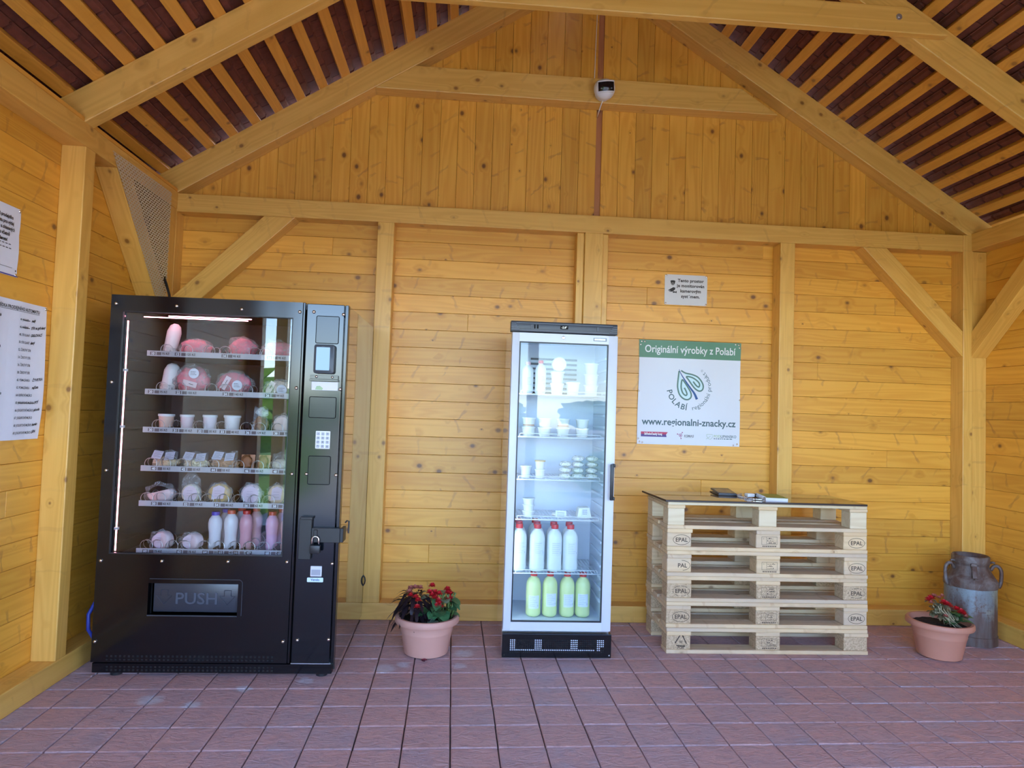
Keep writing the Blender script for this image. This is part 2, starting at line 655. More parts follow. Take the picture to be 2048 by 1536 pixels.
# ---------------------------------------------------------------- setting: floor
XL, XR = -1.963, 3.53          # siding planes left / right
IL, IR = -1.85, 3.415          # inner frame planes
D = 0.113                      # frame depth
ZT0, ZT1 = 2.523, 2.639        # wall plate
ZB = 0.105                     # base plate
ZL0, ZL1 = 2.535, 2.645
SL = 0.632                     # roof slope
XC = 0.765                     # ridge
YF = -4.75                     # open front of the pavilion
def zlow(x):                   # underside of the rafters
    return 2.645 + SL * (min(x - IL, 3.38 - x))

floor_b = MB()
s_, pa = 0.1902, 0.0183
ca, sa = math.cos(pa), math.sin(pa)
g = 0.0022
for i in range(-12, 21):
    for j in range(-22, 9):
        cx, cy = s_ * (i + 0.5), s_ * (j + 0.5)
        x, y = -0.020 + cx * ca - cy * sa, -1.141 + cx * sa + cy * ca
        if not (-2.1 < x < 3.66 and -5.2 < y < 0.12):
            continue
        r = random.Random(i * 1000 + j)
        h = s_ / 2 - g + r.uniform(-0.0012, 0.0008)
        t1, t2, dz = r.uniform(-0.004, 0.004), r.uniform(-0.006, 0.004), r.uniform(-0.0015, 0.0)
        P = []
        for zz in (-0.05, 0.0):
            for (a, b) in ((-h, -h), (h, -h), (h, h), (-h, h)):
                P.append(Vector((x + a * ca - b * sa, y + a * sa + b * ca, zz + (0 if zz < 0 else dz + a * t1 + b * t2))))
        floor_b.hexa(P, 0.0048, 2)
floor_b.slot = 1
floor_b.box(-2.2, 3.75, -5.25, 0.2, -0.12, -0.012)
struct(floor_b.build('floor', [PAVER, SAND]))

# ---------------------------------------------------------------- setting: walls
FX = Matrix(((1, 0, 0, 0), (0, 1, 0, 0), (0, 0, 1, 0), (0, 0, 0, 1)))                # grain along X
FY = Matrix(((0, -1, 0, 0), (1, 0, 0, 0), (0, 0, 1, 0), (0, 0, 0, 1)))               # local X along world Y
FZ = Matrix(((0, 0, 1, 0), (0, 1, 0, 0), (-1, 0, 0, 0), (0, 0, 0, 1)))               # local X along world Z (down)
def at(fr, p):
    return Matrix.Translation(Vector(p)) @ fr
def clip_poly(poly, f):
    """keep the part of a 2D polygon with f(p) >= 0, f linear"""
    out = []
    for i, p in enumerate(poly):
        q = poly[(i + 1) % len(poly)]
        a, b = f(p), f(q)
        if a >= 0:
            out.append(p)
        if (a >= 0) != (b >= 0):
            t = a / (a - b)
            out.append((p[0] + (q[0] - p[0]) * t, p[1] + (q[1] - p[1]) * t))
    return out
PITCH = 0.1166
wb = MB()
k0 = 1.734 - 15 * PITCH
joints = {0: (-1.1, 1.4), 1: (0.3,), 2: (1.9,), 3: (-0.2, 2.6), 5: (1.0,), 7: (-0.7, 1.6), 9: (0.25, 2.9), 11: (1.45,), 12: (-1.3,), 14: (2.4,), 16: (0.0,), 18: (1.2, 2.95), 20: (-0.9,), 21: (2.0,)}
k = 0
z = k0
while z < ZT1:
    z1 = min(z + PITCH, ZT1)
    xs = [XL] + [x for x in joints.get(k, ())] + [XR]
    for a, b in zip(xs[:-1], xs[1:]):
        wb.box(a + 0.0003, b - 0.0003, 0.0, 0.022, z + 0.0007, z1 - 0.0007, 0.0015)
    z = z1
    k += 1
wb.slot = 1
wb.box(-2.2, 3.75, 0.024, 0.045, -0.05, ZT1 + 0.02)  # added backing, blocks light through the board gaps
struct(wb.build('wall_back', [WOOD, BACKING], frame=at(FX, (0, 0, 0))))

# gable of vertical boards above the wall plate
gb = MB()
def gtop(x):
    return zlow(x) + 0.17
def gboard(x0, x1):
    poly = [(x0, ZT1 - 0.05), (x1, ZT1 - 0.05), (x1, 5.0), (x0, 5.0)]
    poly = clip_poly(poly, lambda p: 2.645 + SL * (p[0] - IL) + 0.17 - p[1])
    poly = clip_poly(poly, lambda p: 2.645 + SL * (3.38 - p[0]) + 0.17 - p[1])
    if len(poly) >= 3:
        gb.prism(poly, 'y', 0.0, 0.02, 0.0014)
x = 0.823
while x > XL - 0.1:
    gboard(x - PITCH + 0.0007, x - 0.0007)
    x -= PITCH
x = 0.862
while x < XR + 0.1:
    gboard(x + 0.0007, x + PITCH - 0.0007)
    x += PITCH
gb.slot = 1
gb.prism([(-2.1, ZT1), (3.63, ZT1), (XC, 2.645 + SL * 2.615 + 0.17)], 'y', 0.032, 0.045)  # added backing, keeps light out between the gable boards
struct(gb.build('wall_gable', [WOOD, BACKING], frame=at(FZ, (0, 0, 0))))
rs = MB()
rs.box(0.815, 0.87, 0.012, 0.03, ZT1, 4.3, 0.001)
struct(rs.build('trim_1', WOODR, frame=at(FZ, (0.84, 0.02, 3))), 'reddish recessed strip splitting the boarded gable below the camera', 'trim')

# side walls of horizontal boards
def side_wall(name, xa, xb, cut):
    w = MB()
    z = k0
    k = 0
    yf = -3.9 if cut else YF
    while z < ZL1:
        z1 = min(z + PITCH, ZL1)
        r = random.Random(k * 7 + int(xa * 10))
        cuts = sorted([r.uniform(-3.7, -0.8) for _ in range(r.randint(0, 2))])
        ys = [yf] + cuts + [0.0]
        for a, b in zip(ys[:-1], ys[1:]):
            poly = [(a + 0.0003, z + 0.0007), (b - 0.0003, z + 0.0007), (b - 0.0003, z1 - 0.0007), (a + 0.0003, z1 - 0.0007)]
            if cut:
                # an open triangle between the slanting plank and the corner post
                lo = clip_poly(poly, lambda p: 1.62 - p[1])
                hi = clip_poly(clip_poly(poly, lambda p: p[1] - 1.62), lambda p: (2.47 - 1.14 * (p[0] + 0.60)) - p[1])
                parts = [lo, hi]
            else:
                parts = [poly]
            for q in parts:
                if len(q) >= 3:
                    w.prism(q, 'x', xa, xb, 0.0014)
        z = z1
        k += 1
    w.slot = 1
    if cut:
        w.box(XL - 0.14, XL - 0.12, yf, 0.045, -0.05, ZL1)  # added dark backing, keeps daylight out behind boards and perforated sheet
        w.box(XL - 0.12, XL - 0.023, 0.026, 0.045, -0.05, ZL1)
    else:
        w.box(XR + 0.024, XR + 0.044, YF, 0.045, -0.05, ZL1)  # added backing against light leaking through the right wall
    return struct(w.build(name, [WOOD, BACKING], frame=at(FY, (xa, 0, 0))))
side_wall('wall_left', XL - 0.022, XL, True)
side_wall('wall_right', XR, XR + 0.022, False)
fg = MB()
x = XL - 0.1
while x < XR + 0.1:
    poly = [(x, ZL1), (x + PITCH - 0.002, ZL1), (x + PITCH - 0.002, 5.0), (x, 5.0)]
    poly = clip_poly(poly, lambda p: 2.645 + SL * (p[0] - IL) + 0.17 - p[1])
    poly = clip_poly(poly, lambda p: 2.645 + SL * (3.38 - p[0]) + 0.17 - p[1])
    if len(poly) >= 3:
        fg.prism(poly, 'y', YF - 0.02, YF - 0.002, 0.001)
    x += PITCH
struct(fg.build('wall_front', WOOD, frame=at(FZ, (0, YF, 0))))

# ---------------------------------------------------------------- setting: timber frame, every member its own object
TN = [1]
def member(mb, direction, origin, label, group=None, mat=None, cat='beam', axis_hint=None):
    TN[0] += 1
    d = Vector(direction).normalized()
    h = Vector(axis_hint) if axis_hint else (Vector((0, 0, 1)) if abs(d.z) < 0.9 else Vector((0, 1, 0)))
    yv = h.cross(d).normalized()
    zv = d.cross(yv).normalized()
    fr = Matrix.Translation(Vector(origin)) @ Matrix(((d.x, yv.x, zv.x, 0), (d.y, yv.y, zv.y, 0), (d.z, yv.z, zv.z, 0), (0, 0, 0, 1)))
    return struct(mb.build('trim_%d' % TN[0], mat or WOODB, frame=fr, recalc=True), label, cat, group)
def mbox(*a, bev=0.004):
    return MB().box(*a, bev, 2)
# back wall frame
member(mbox(IL, 3.357, -D, 0, ZT0, ZT1), (1, 0, 0), (0.7, 0, 2.58), 'long horizontal yellow beam across the back wall under the gable')
member(mbox(IL, IR, -D, 0, 0.0, ZB), (1, 0, 0), (0.7, 0, 0.05), 'yellow sill beam along the foot of the back wall')
member(mbox(-0.598, -0.492, -D, 0, ZB, ZT0), (0, 0, 1), (-0.55, 0, 1.3), 'yellow post behind the black vending machine', cat='post')
member(mbox(0.748, 0.870, -D, 0, ZB, ZT0), (0, 0, 1), (0.81, 0, 1.3), 'wide yellow post rising behind the tall fridge', cat='post')
member(mbox(0.698, 0.7475, -D + 0.02, 0, ZB, ZT0), (0, 0, 1), (0.72, 0, 1.3), 'narrow flanking stud left of the post behind the fridge', cat='post')
member(mbox(0.8705, 0.908, -D + 0.02, 0, ZB, ZT0), (0, 0, 1), (0.89, 0, 1.3), 'narrow flanking stud right of the post behind the fridge', cat='post')
member(mbox(2.071, 2.172, -D, 0, ZB, ZT0), (0, 0, 1), (2.12, 0, 1.3), 'yellow post right of the white banner behind the pallets', cat='post')
member(mbox(-1.907, IL, -D, 0, ZB, 2.66), (0, 0, 1), (-1.88, 0, 1.3), 'slim corner post in the back left corner above the vending machine', cat='post')
member(mbox(3.357, 3.426, -D - 0.003, 0, ZB, 2.64), (0, 0, 1), (3.39, 0, 1.3), 'slim corner post in the back right corner behind the milk can', cat='post')
member(mbox(3.4265, XR, -0.107, 0, ZB, 2.53), (0, 0, 1), (3.47, 0, 1.3), 'flat post of the right wall beside the corner post', cat='post')
pl = MB().prism([(IL, 1.985), (-1.313, ZT0), (-1.118, ZT0), (IL, 1.808)], 'y', -D + 0.001, -0.001, 0.004, 2)
member(pl, (1, 0, 0.985), (-1.5, 0, 2.2), 'diagonal yellow brace in the upper left of the back wall', cat='brace')
pl = MB().prism([(3.357, 1.978), (2.815, ZT0), (2.645, ZT0), (3.357, 1.805)], 'y', -D + 0.001, -0.001, 0.004, 2)
member(pl, (1, 0, -1.0), (3.0, 0, 2.2), 'diagonal yellow brace in the upper right of the back wall', cat='brace')
member(mbox(IL - 0.01, IL + 0.09, -D, -0.005, ZB, ZT0), (0, 0, 1), (-1.8, 0, 1.3), 'end post of the back wall beside the left corner', cat='post') if False else None
# left wall frame
member(mbox(XL, IL, YF - 0.15, -0.0, ZL0, ZL1), (0, 1, 0), (-1.9, -2, 2.59), 'yellow top beam running along the left wall')
member(mbox(XL, IL, -3.9, -D, 0.0, ZB), (0, 1, 0), (-1.9, -2, 0.05), 'yellow sill beam along the foot of the left wall')
member(mbox(XL, IL, -1.125, -1.04, ZB, ZL0), (0, 0, 1), (-1.9, -1.08, 1.3), 'bright yellow post on the left wall beside the paper lists', cat='post')
member(mbox(XL, IL, -3.9, -3.79, ZB, ZL0), (0, 0, 1), (-1.9, -3.5, 1.3), 'post ending the left wall near the open front', cat='post')
member(mbox(XL, IL, -2.25, -2.16, ZB, ZL0), (0, 0, 1), (-1.9, -2.2, 1.3), 'left wall post further towards the open front', cat='post')
member(mbox(XL, IL, YF, YF + 0.113, 0.0, ZL0), (0, 0, 1), (-1.9, YF, 1.3), 'front left post of the pavilion', cat='post')
pk = MB().prism([(-0.842, ZL0), (-0.205, 1.786), (-0.205, 1.99), (-0.67, ZL0)], 'x', XL + 0.0005, IL - 0.001, 0.003)
member(pk, (0, 0.64, -0.76), (XL, -0.5, 2.2), 'broad slanting brace on the left wall beside the perforated sheet', cat='brace')
member(mbox(XL, IL, -0.204, -D - 0.001, ZB, ZL0), (0, 0, 1), (-1.9, -0.16, 1.3), 'end post of the left wall next to the slim corner post', cat='post')
for (ya, yb) in ((-1.066, -D), (-2.119, -1.148), (-2.969, -2.201)):  # orange strips added to stand for the bright sunlit edge at the eaves
    member(mbox(IL - 0.03, IL, ya, yb, ZL1, ZL1 + 0.02, bev=0.002), (0, 1, 0), (IL, (ya + yb) / 2, ZL1), 'added thin orange strip on the left top beam, standing for the sunlit eave', 'added strips on the left top beam', mat=WOODO, cat='strip')
# right wall frame
member(mbox(IR, XR, YF - 0.15, -0.11, 2.53, ZL1 + 0.005), (0, 1, 0), (3.47, -2, 2.59), 'yellow top beam running along the right wall')
member(mbox(IR, XR, YF, -D, 0.0, 0.11), (0, 1, 0), (3.47, -2, 0.05), 'yellow sill beam along the foot of the right wall')
pl = MB().prism([(-0.112, 1.975), (-0.69, 2.53), (-0.87, 2.53), (-0.112, 1.80)], 'x', IR + 0.001, XR - 0.001, 0.004, 2)
member(pl, (0, -1, 0.96), (3.47, -0.4, 2.2), 'diagonal yellow brace in the corner of the right wall', cat='brace')
for y in (-2.2, YF + 0.113):
    member(mbox(IR, XR, y - 0.113, y, 0.11, 2.53), (0, 0, 1), (3.47, y, 1.3), 'right wall post near the open front' if y > -3 else 'front right post of the pavilion', cat='post')
# open front: one middle post and a tie
member(mbox(0.705, 0.82, YF, YF + 0.115, 0.0, ZL0), (0, 0, 1), (0.76, YF, 1.3), 'middle post of the open front behind the viewer', cat='post')
member(mbox(XL, XR, YF, YF + 0.115, ZL0, ZL1), (1, 0, 0), (0.7, YF, 2.59), 'beam across the open front behind the viewer')

# roof: rafters
RH = 0.182                      # vertical depth of a rafter
def rafter(y0, y1, side, label):
    if side < 0:
        x0, x1 = IL - 0.42, XC
        lo = lambda x: 2.645 + SL * (x - IL)
        d = (1, 0, SL)
    else:
        x0, x1 = XC, 3.38 + 0.42
        lo = lambda x: 2.645 + SL * (3.38 - x)
        d = (1, 0, -SL)
    p = [(x0, lo(x0)), (x1, lo(x1)), (x1, lo(x1) + RH), (x0, lo(x0) + RH)]
    b = MB().prism(p, 'y', y0, y1, 0.004, 2)
    member(b, d, ((x0 + x1) / 2, y0, lo((x0 + x1) / 2)), label, cat='rafter')
for (y0, y1, w) in ((-D, -0.001, 'against the back gable'), (-1.147, -1.067, 'second from the back wall'), (-2.2, -2.12, 'third from the back wall'), (-3.25, -3.17, 'fourth from the back wall'), (-4.3, -4.22, 'at the open front')):
    rafter(y0, y1, -1, 'yellow rafter on the left roof slope, ' + w)
    rafter(y0, y1, 1, 'yellow rafter on the right roof slope, ' + w)
# collar ties
ct = MB().prism([(-0.655, 3.40), (2.04, 3.39), (1.78, 3.557), (-0.40, 3.563)], 'y', -D + 0.002, -0.002, 0.004, 2)
member(ct, (1, 0, 0), (0.7, 0, 3.48), 'horizontal collar beam on the back gable carrying the camera')
ct = MB().prism([(-0.90, 3.345), (2.43, 3.35), (2.215, 3.487), (-0.68, 3.487)], 'y', -1.192, -1.148, 0.004, 2)
member(ct, (1, 0, 0), (0.7, -1.15, 3.41), 'collar beam across the front pair of rafters near the top edge')
for xx, zz in ((2.16, 3.43),):
    bt = MB().lathe([(0.0, -0.008), (0.006, -0.008), (0.006, -0.003), (0.016, -0.003), (0.016, 0.0)], (xx, -1.192, zz), 16, 'y')
    tag(bt.build('bolt', plain('bolt_zinc', (0.6, 0.6, 0.6), 0.35, 0.9), smooth=30, origin=(xx, -1.192, zz)), 'round bolt head at the right end of the front collar beam', 'bolt')
# ridge board
member(mbox(XC - 0.025, XC + 0.025, -4.7, 0.0, 4.33, 4.47), (0, 1, 0), (XC, -2, 4.4), 'ridge board under the roof top')

# battens and tiles
cosr = 1 / math.hypot(1, SL)
nrm = {-1: Vector((-SL, 0, 1)).normalized(), 1: Vector((SL, 0, 1)).normalized()}
dwn = {-1: Vector((-1, 0, -SL)).normalized(), 1: Vector((1, 0, -SL)).normalized()}
tiles = MB()
Y0, Y1 = -4.95, 0.12
for side in (-1, 1):
    top = Vector((XC, 0, 2.645 + SL * 2.615 + RH))
    dn, nr = dwn[side], nrm[side]
    step = 0.1370 / cosr
    off = (0.098 if side < 0 else 0.072) / cosr
    for k in range(23):
        s0 = off + k * step
        # batten 60 x 40
        b = MB()
        P = []
        for h in (0.0, 0.04):
            for (u, y) in ((s0 - 0.031, Y0), (s0 + 0.031, Y0), (s0 + 0.031, Y1), (s0 - 0.031, Y1)):
                q = top + dn * u + nr * h
                P.append(Vector((q.x, y, q.z)))
        b.hexa(P, 0.002)
        member(b, (0, 1, 0), (top + dn * s0 + Vector((0, -2, 0))), 'yellow roof batten running under the red tiles on the %s slope' % ('left' if side < 0 else 'right'), 'battens of the %s roof slope' % ('left' if side < 0 else 'right'), cat='batten', axis_hint=nr, mat=WOODO)
        # a course of plain tiles hung on that batten, lapping over the ones below
        w = 0.155
        n = int((Y1 - Y0) / w)
        for i in range(n + 1):
            y = Y0 + i * w + (w / 2 if k % 2 else 0)
            r = random.Random(k * 991 + i * 13 + side)
            e = r.uniform(-0.003, 0.003)
            ya, yb = max(Y0, y + 0.003), min(Y1, y + w - 0.003)
            if yb - ya < 0.02:
                continue
            P = []
            for th in (0.0, 0.014):
                for (u, yy) in ((s0 - 0.08, ya), (s0 + 0.335, ya), (s0 + 0.335, yb), (s0 - 0.08, yb)):
                    lift = 0.041 + (u - s0 + 0.08) / 0.415 * 0.036 + th + (e if u > s0 else 0)
                    q = top + dn * (u + (e if u > s0 else 0)) + nr * lift
                    P.append(Vector((q.x, yy, q.z)))
            tiles.hexa(P)
            # rounded lip under the head of the tile
            P = []
            for th, q0 in ((-0.012, 0.016), (0.003, 0.004)):
                for (u, yy) in ((s0 - 0.08 + q0, ya + 0.006), (s0 - 0.034, ya + 0.006), (s0 - 0.034, yb - 0.006), (s0 - 0.08 + q0, yb - 0.006)):
                    q = top + dn * u + nr * (0.041 + th)
                    P.append(Vector((q.x, yy, q.z)))
            tiles.hexa(P)
    # ridge caps
    for i in range(15):
        y = Y0 + i * 0.33
        P = []
        for th in (0.07, 0.088):
            for (u, yy) in ((-0.02, y), (0.2, y), (0.2, y + 0.35), (-0.02, y + 0.35)):
                q = top + dn * u + nr * (th + 0.02)
                P.append(Vector((q.x, yy, q.z)))
        tiles.hexa(P)
struct(tiles.build('ceiling', TILE, recalc=True))

# perforated sheet closing the triangle in the left wall
ps = MB()
ps.poly([(IL + 0.004, -0.895, 2.603), (IL + 0.004, -0.205, 2.612), (IL + 0.004, -0.205, 1.78)])
ps.poly([(IL + 0.002, -0.895, 2.603), (IL + 0.002, -0.205, 2.612), (IL + 0.002, -0.205, 1.78)])
tag(ps.build('perforated_sheet', MESHM, origin=(IL + 0.003, -0.3, 1.78)), 'beige perforated metal sheet filling the triangle in the left corner', 'metal sheet')

# ---------------------------------------------------------------- outside, seen in the glass
def ground_mat(name, a, b, scale, rough=0.95):
    t = NT(name)
    f = t.noise(t.obj(), scale, 6.0, 0.65)
    t.bsdf(t.mix(t.mapr(f, 0.3, 0.7), a, b), rough, bump=f, bstr=0.4, bdist=0.02)
    return t.m
GRAVEL = ground_mat('pale_gravel', (0.40, 0.39, 0.37), (0.54, 0.52, 0.50), 9.0)
GRASS = ground_mat('lawn', (0.10, 0.22, 0.03), (0.24, 0.38, 0.06), 14.0)
HEDGE = ground_mat('hedge_leaf', (0.07, 0.2, 0.02), (0.26, 0.42, 0.05), 20.0)
TREEM = ground_mat('hazy_tree_leaf', (0.12, 0.22, 0.12), (0.24, 0.36, 0.2), 3.0)  # haze painted in: leaf green made paler and bluer
b = MB()
b.box(-40, 40, -60, 30, -0.4, -0.125)
struct(b.build('ground', GRAVEL), None)
b = MB()
b.box(-30, -2.6, -30, 1.5, -0.125, -0.06)
o = b.build('lawn', GRASS)
tag(o, 'sunlit lawn outside, mirrored in the vending machine glass', 'lawn')
o['kind'] = 'stuff'
b = MB()
b.box(-2.4, 14, -9.7, -9.45, -0.12, 0.98)
b.box(-2.45, 14.05, -9.75, -9.4, 0.98, 1.03)
tag(b.build('garden_wall', plain('cream_render', (0.8, 0.72, 0.62), 0.9, var=0.1, scale=4)), 'low cream garden wall outside, mirrored in the fridge glass', 'wall')
def leafy(name, c, r, sc, mat, label, cat, n=9, seed=1):
    b = MB()
    rr = random.Random(seed)
    for q in range(n):
        p = Vector(c) + Vector((rr.uniform(-.6, .6) * r * sc[0], rr.uniform(-.6, .6) * r * sc[1], rr.uniform(-.4, .5) * r * sc[2]))
        b.ball(p, r * rr.uniform(0.4, 0.62), 3, sc, 0.5, 5.0, seed * 10 + q)
    return tag(b.build(name, mat, origin=(c[0], c[1], 0)), label, cat)
leafy('hedge', (-6.2, -10.5, 1.15), 2.0, (1.6, 0.5, 0.55), HEDGE, 'green hedge outside, mirrored at the right of the vending machine glass', 'hedge', 14, 3)
leafy('shrub', (2.75, -8.9, 0.28), 0.5, (1.3, 0.6, 0.75), HEDGE, 'leafy shrub in front of the garden wall, mirrored in the fridge', 'shrub', 9, 5)
for q, (x, y, r, lb) in enumerate(((-6, -40, 2.3, 'far tree left of the fridge reflection'), (2.5, -52, 2.6, 'far tree in the middle of the fridge reflection'), (9.5, -42, 2.2, 'far tree right of the middle one in the fridge reflection'), (14, -30, 2.4, 'nearer tree at the right of the fridge reflection'))):
    leafy('tree', (x, y, 0.9), r, (1.6, 0.8, 0.7), TREEM, lb, 'tree', 8, 20 + q)
# ---------------------------------------------------------------- object materials
BLACK = plain('black_powder_coat', (0.0035, 0.004, 0.006), 0.14, var=0.2, scale=60, spec=0.55)
BLACKC = plain('black_satin_column', (0.004, 0.0055, 0.009), 0.12, var=0.2, scale=60, spec=0.6)
BLACKS = plain('black_gloss_side', (0.02, 0.018, 0.016), 0.07, var=0.1, spec=1.0, coat=1.0)
BPLAST = plain('black_plastic', (0.016, 0.016, 0.019), 0.4)
DGREY = plain('dark_grey_plastic', (0.05, 0.058, 0.075), 0.38)
GAP = plain('shadow_gap_black', (0.004, 0.004, 0.005), 0.8)
ZINC = plain('zinc_screw', (0.85, 0.85, 0.86), 0.22, 1.0)
STEEL = plain('coil_steel', (0.75, 0.74, 0.74), 0.3, 0.9)
WHITE = plain('white_enamel', (0.66, 0.69, 0.77), 0.3, var=0.02, spec=0.5)
WHITES = plain('white_gloss_side', (0.74, 0.74, 0.76), 0.06, var=0.02, spec=1.0, coat=1.0)
WPLAST = plain('white_plastic', (0.8, 0.8, 0.8), 0.35, var=0.03)
LINER = plain('fridge_liner', (0.74, 0.80, 0.88), 0.45, var=0.03)
CAVITY = plain('vending_cavity', (0.022, 0.017, 0.021), 0.5, var=0.1)
CAVL = plain('vending_cavity_side', (0.075, 0.065, 0.065), 0.3, var=0.1)
STRIP = plain('price_strip_white', (0.46, 0.42, 0.44), 0.4, var=0.04)
INK = plain('dark_ink', (0.02, 0.02, 0.022), 0.6)
INKG = plain('grey_ink', (0.055, 0.06, 0.07), 0.6)
PAPER = plain('white_paper', (0.76, 0.75, 0.83), 0.7, var=0.03)
BANNERW = plain('banner_pvc', (0.74, 0.77, 0.83), 0.45, var=0.03, scale=3)
GREEN = plain('banner_green', (0.10, 0.25, 0.15), 0.45)
GREENT = plain('banner_green_ink', (0.10, 0.20, 0.16), 0.5)
SLATE = plain('banner_slate_ink', (0.07, 0.13, 0.15), 0.5)
BLUE = plain('banner_blue_ink', (0.025, 0.09, 0.27), 0.5)
MAROON = plain('banner_crimson', (0.5, 0.04, 0.11), 0.5)
PURPLE = plain('banner_violet', (0.10, 0.05, 0.24), 0.5)
LIME = plain('banner_lime', (0.35, 0.5, 0.2), 0.5)
PALEBLUE = plain('banner_pale_aqua', (0.62, 0.8, 0.82), 0.5)
RED = plain('red_cap', (0.62, 0.03, 0.03), 0.35)
BLUECAP = plain('blue_cap', (0.05, 0.03, 0.45), 0.35)
TERRA = plain('terracotta_plastic', (0.56, 0.25, 0.17), 0.5, var=0.06, scale=6)
TERRAP = plain('terracotta_faded', (0.62, 0.33, 0.26), 0.5, var=0.08, scale=7)
SOIL = plain('potting_soil', (0.018, 0.013, 0.010), 0.95, var=0.5, scale=90, bstr=0.8)
LEDM = emit('pink_led', (1.0, 0.36, 0.47), 6.5)
FFILL = emit('cool_fill_glow', (0.70, 0.86, 1.0), 5.5)  # fill glow added for the fridge inside
SCREEN = emit('reader_screen', (0.36, 0.60, 0.95), 0.42)
DIGIT = emit('display_digits', (0.65, 0.75, 0.78), 0.5)

def org(*p):
    return Vector(p)
def front(y, x0=0, z0=0):
    return lambda a, b: Vector((x0 + a, y, z0 + b))
def rrect(x0, x1, z0, z1, r, n=4):
    pts = []
    for cx, cz, a in ((x1 - r, z1 - r, 0), (x0 + r, z1 - r, 90), (x0 + r, z0 + r, 180), (x1 - r, z0 + r, 270)):
        for k in range(n + 1):
            t = math.radians(a + 90 * k / n)
            pts.append((cx + r * math.cos(t), cz + r * math.sin(t)))
    return pts
def frame_rect(mb, x0, x1, z0, z1, w, y0, y1, bev=0.0):
    """rectangular ring as four boxes"""
    mb.box(x0, x1, y0, y1, z1 - w, z1, bev)
    mb.box(x0, x1, y0, y1, z0, z0 + w, bev)
    mb.box(x0, x0 + w, y0, y1, z0 + w, z1 - w, bev)
    mb.box(x1 - w, x1, y0, y1, z0 + w, z1 - w, bev)
    return mb

# ================================================================ vending machine
V0, V1, VF, VB, VT = -1.742, -0.600, -1.03, -0.127, 1.842
vm = thing('vending_machine', 'tall black vending machine with a glass front full of food and a PUSH flap', 'vending machine', (-1.17, -0.58, 0))
b = MB()
b.box(V0 + 0.004, V0 + 0.03, -0.996, VB, 0.03, VT - 0.004, 0.002)
b.box(V1 - 0.026, V1 + 0.004, -0.996, VB, 0.03, VT - 0.004, 0.002)
b.box(V0 + 0.03, V1 - 0.026, VB - 0.03, VB, 0.03, VT - 0.004)
b.box(V0 + 0.03, V1 - 0.026, -0.996, VB - 0.03, VT - 0.03, VT - 0.004)
b.box(V0 + 0.03, V1 - 0.026, -0.996, VB - 0.03, 0.03, 0.06)
b.build('cabinet', BLACKS, vm)
# product cavity
b = MB()
b.box(-1.725, -1.72, -0.995, -0.36, 0.555, 1.80)
b.box(-0.845, -0.84, -0.995, -0.36, 0.555, 1.80)
b.slot = 1
b.box(-1.72, -0.845, -0.365, -0.36, 0.555, 1.80)
b.box(-1.72, -0.845, -0.995, -0.365, 1.795, 1.80)
b.box(-1.72, -0.845, -0.995, -0.365, 0.548, 0.555)
b.build('cavity_lining', [CAVL, CAVITY], vm)
# front door around the window and the flap
GX0, GX1, GZ0, GZ1 = -1.685, -0.868, 0.586, 1.763
b = MB()
b.box(V0, GX0, VF, -0.998, 0.07, VT)
b.box(GX1, -0.822, VF, -0.998, 0.07, VT)
b.box(GX0, GX1, VF, -0.998, GZ1, VT)
b.box(GX0, GX1, VF, -0.998, 0.448, GZ0)
b.box(GX0, -1.493, VF, -0.998, 0.295, 0.448, 0.0)
b.box(-1.070, GX1, VF, -0.998, 0.295, 0.448, 0.0)
b.box(GX0, GX1, VF, -0.998, 0.07, 0.295)
door = b.build('front_door', BLACK, vm)
b = MB()
pts = [(-1.06 + 0.0, 0.296), (-1.05, 0.296), (-1.05, 0.455), (-1.055, 0.464), (-1.064, 0.469), (-1.488, 0.469)]
b.tube([(p[0], VF - 0.0005, p[1]) for p in pts[1:]], 0.0016, 6)
b.box(-1.493, -1.07, VF - 0.002, VF, 0.291, 0.296)
b.build('flap_surround', DGREY, vm)
b = MB()
b.box(-1.493, -1.070, -0.985, -0.975, 0.29, 0.45)
b.build('flap_recess', GAP, vm)
b = MB()
b.box(-1.474, -1.074, -1.012, -1.0, 0.306, 0.444, 0.003, 2)
FLAPM = plain('flap_dark_blue_grey', (0.03, 0.037, 0.052), 0.3, spec=0.6)
flap = b.build('delivery_flap', FLAPM, vm, smooth=30)
b = MB()
b.text3('PUSH', 0.078, lambda x, y: Vector((-1.270 + x * 1.1, -1.0118, 0.400 + y)), (0, -0.0035, 0), bold=0.0008)
b.build('push_lettering', plain('flap_embossing', (0.075, 0.09, 0.12), 0.3), flap, recalc=True)
def emboss_arrow(cx):
    m = MB()
    out = [(cx - 0.015, 0.412), (cx + 0.017, 0.412), (cx + 0.017, 0.385), (cx + 0.037, 0.385), (cx, 0.342), (cx - 0.037, 0.385), (cx - 0.015, 0.385), (cx - 0.015, 0.412)]
    m.tube([(p[0], -1.012, p[1]) for p in out], 0.0022, 6)
    return m
emboss_arrow(-1.425).build('down_arrow', FLAPM, flap)
emboss_arrow(-1.124).build('down_arrow', FLAPM, flap)
b = MB()
b.box(GX0 + 0.0005, GX1 - 0.0005, -1.016, -1.012, GZ0 + 0.0005, GZ1 - 0.0005)
lab(b.build('glass_pane', GLASSV, vm), 'clear glass front of the vending machine')
b = MB()
frame_rect(b, GX0 - 0.001, GX1 + 0.001, GZ0 - 0.001, GZ1 + 0.001, 0.004, -1.0315, -1.017)
b.build('window_gasket', BPLAST, vm)
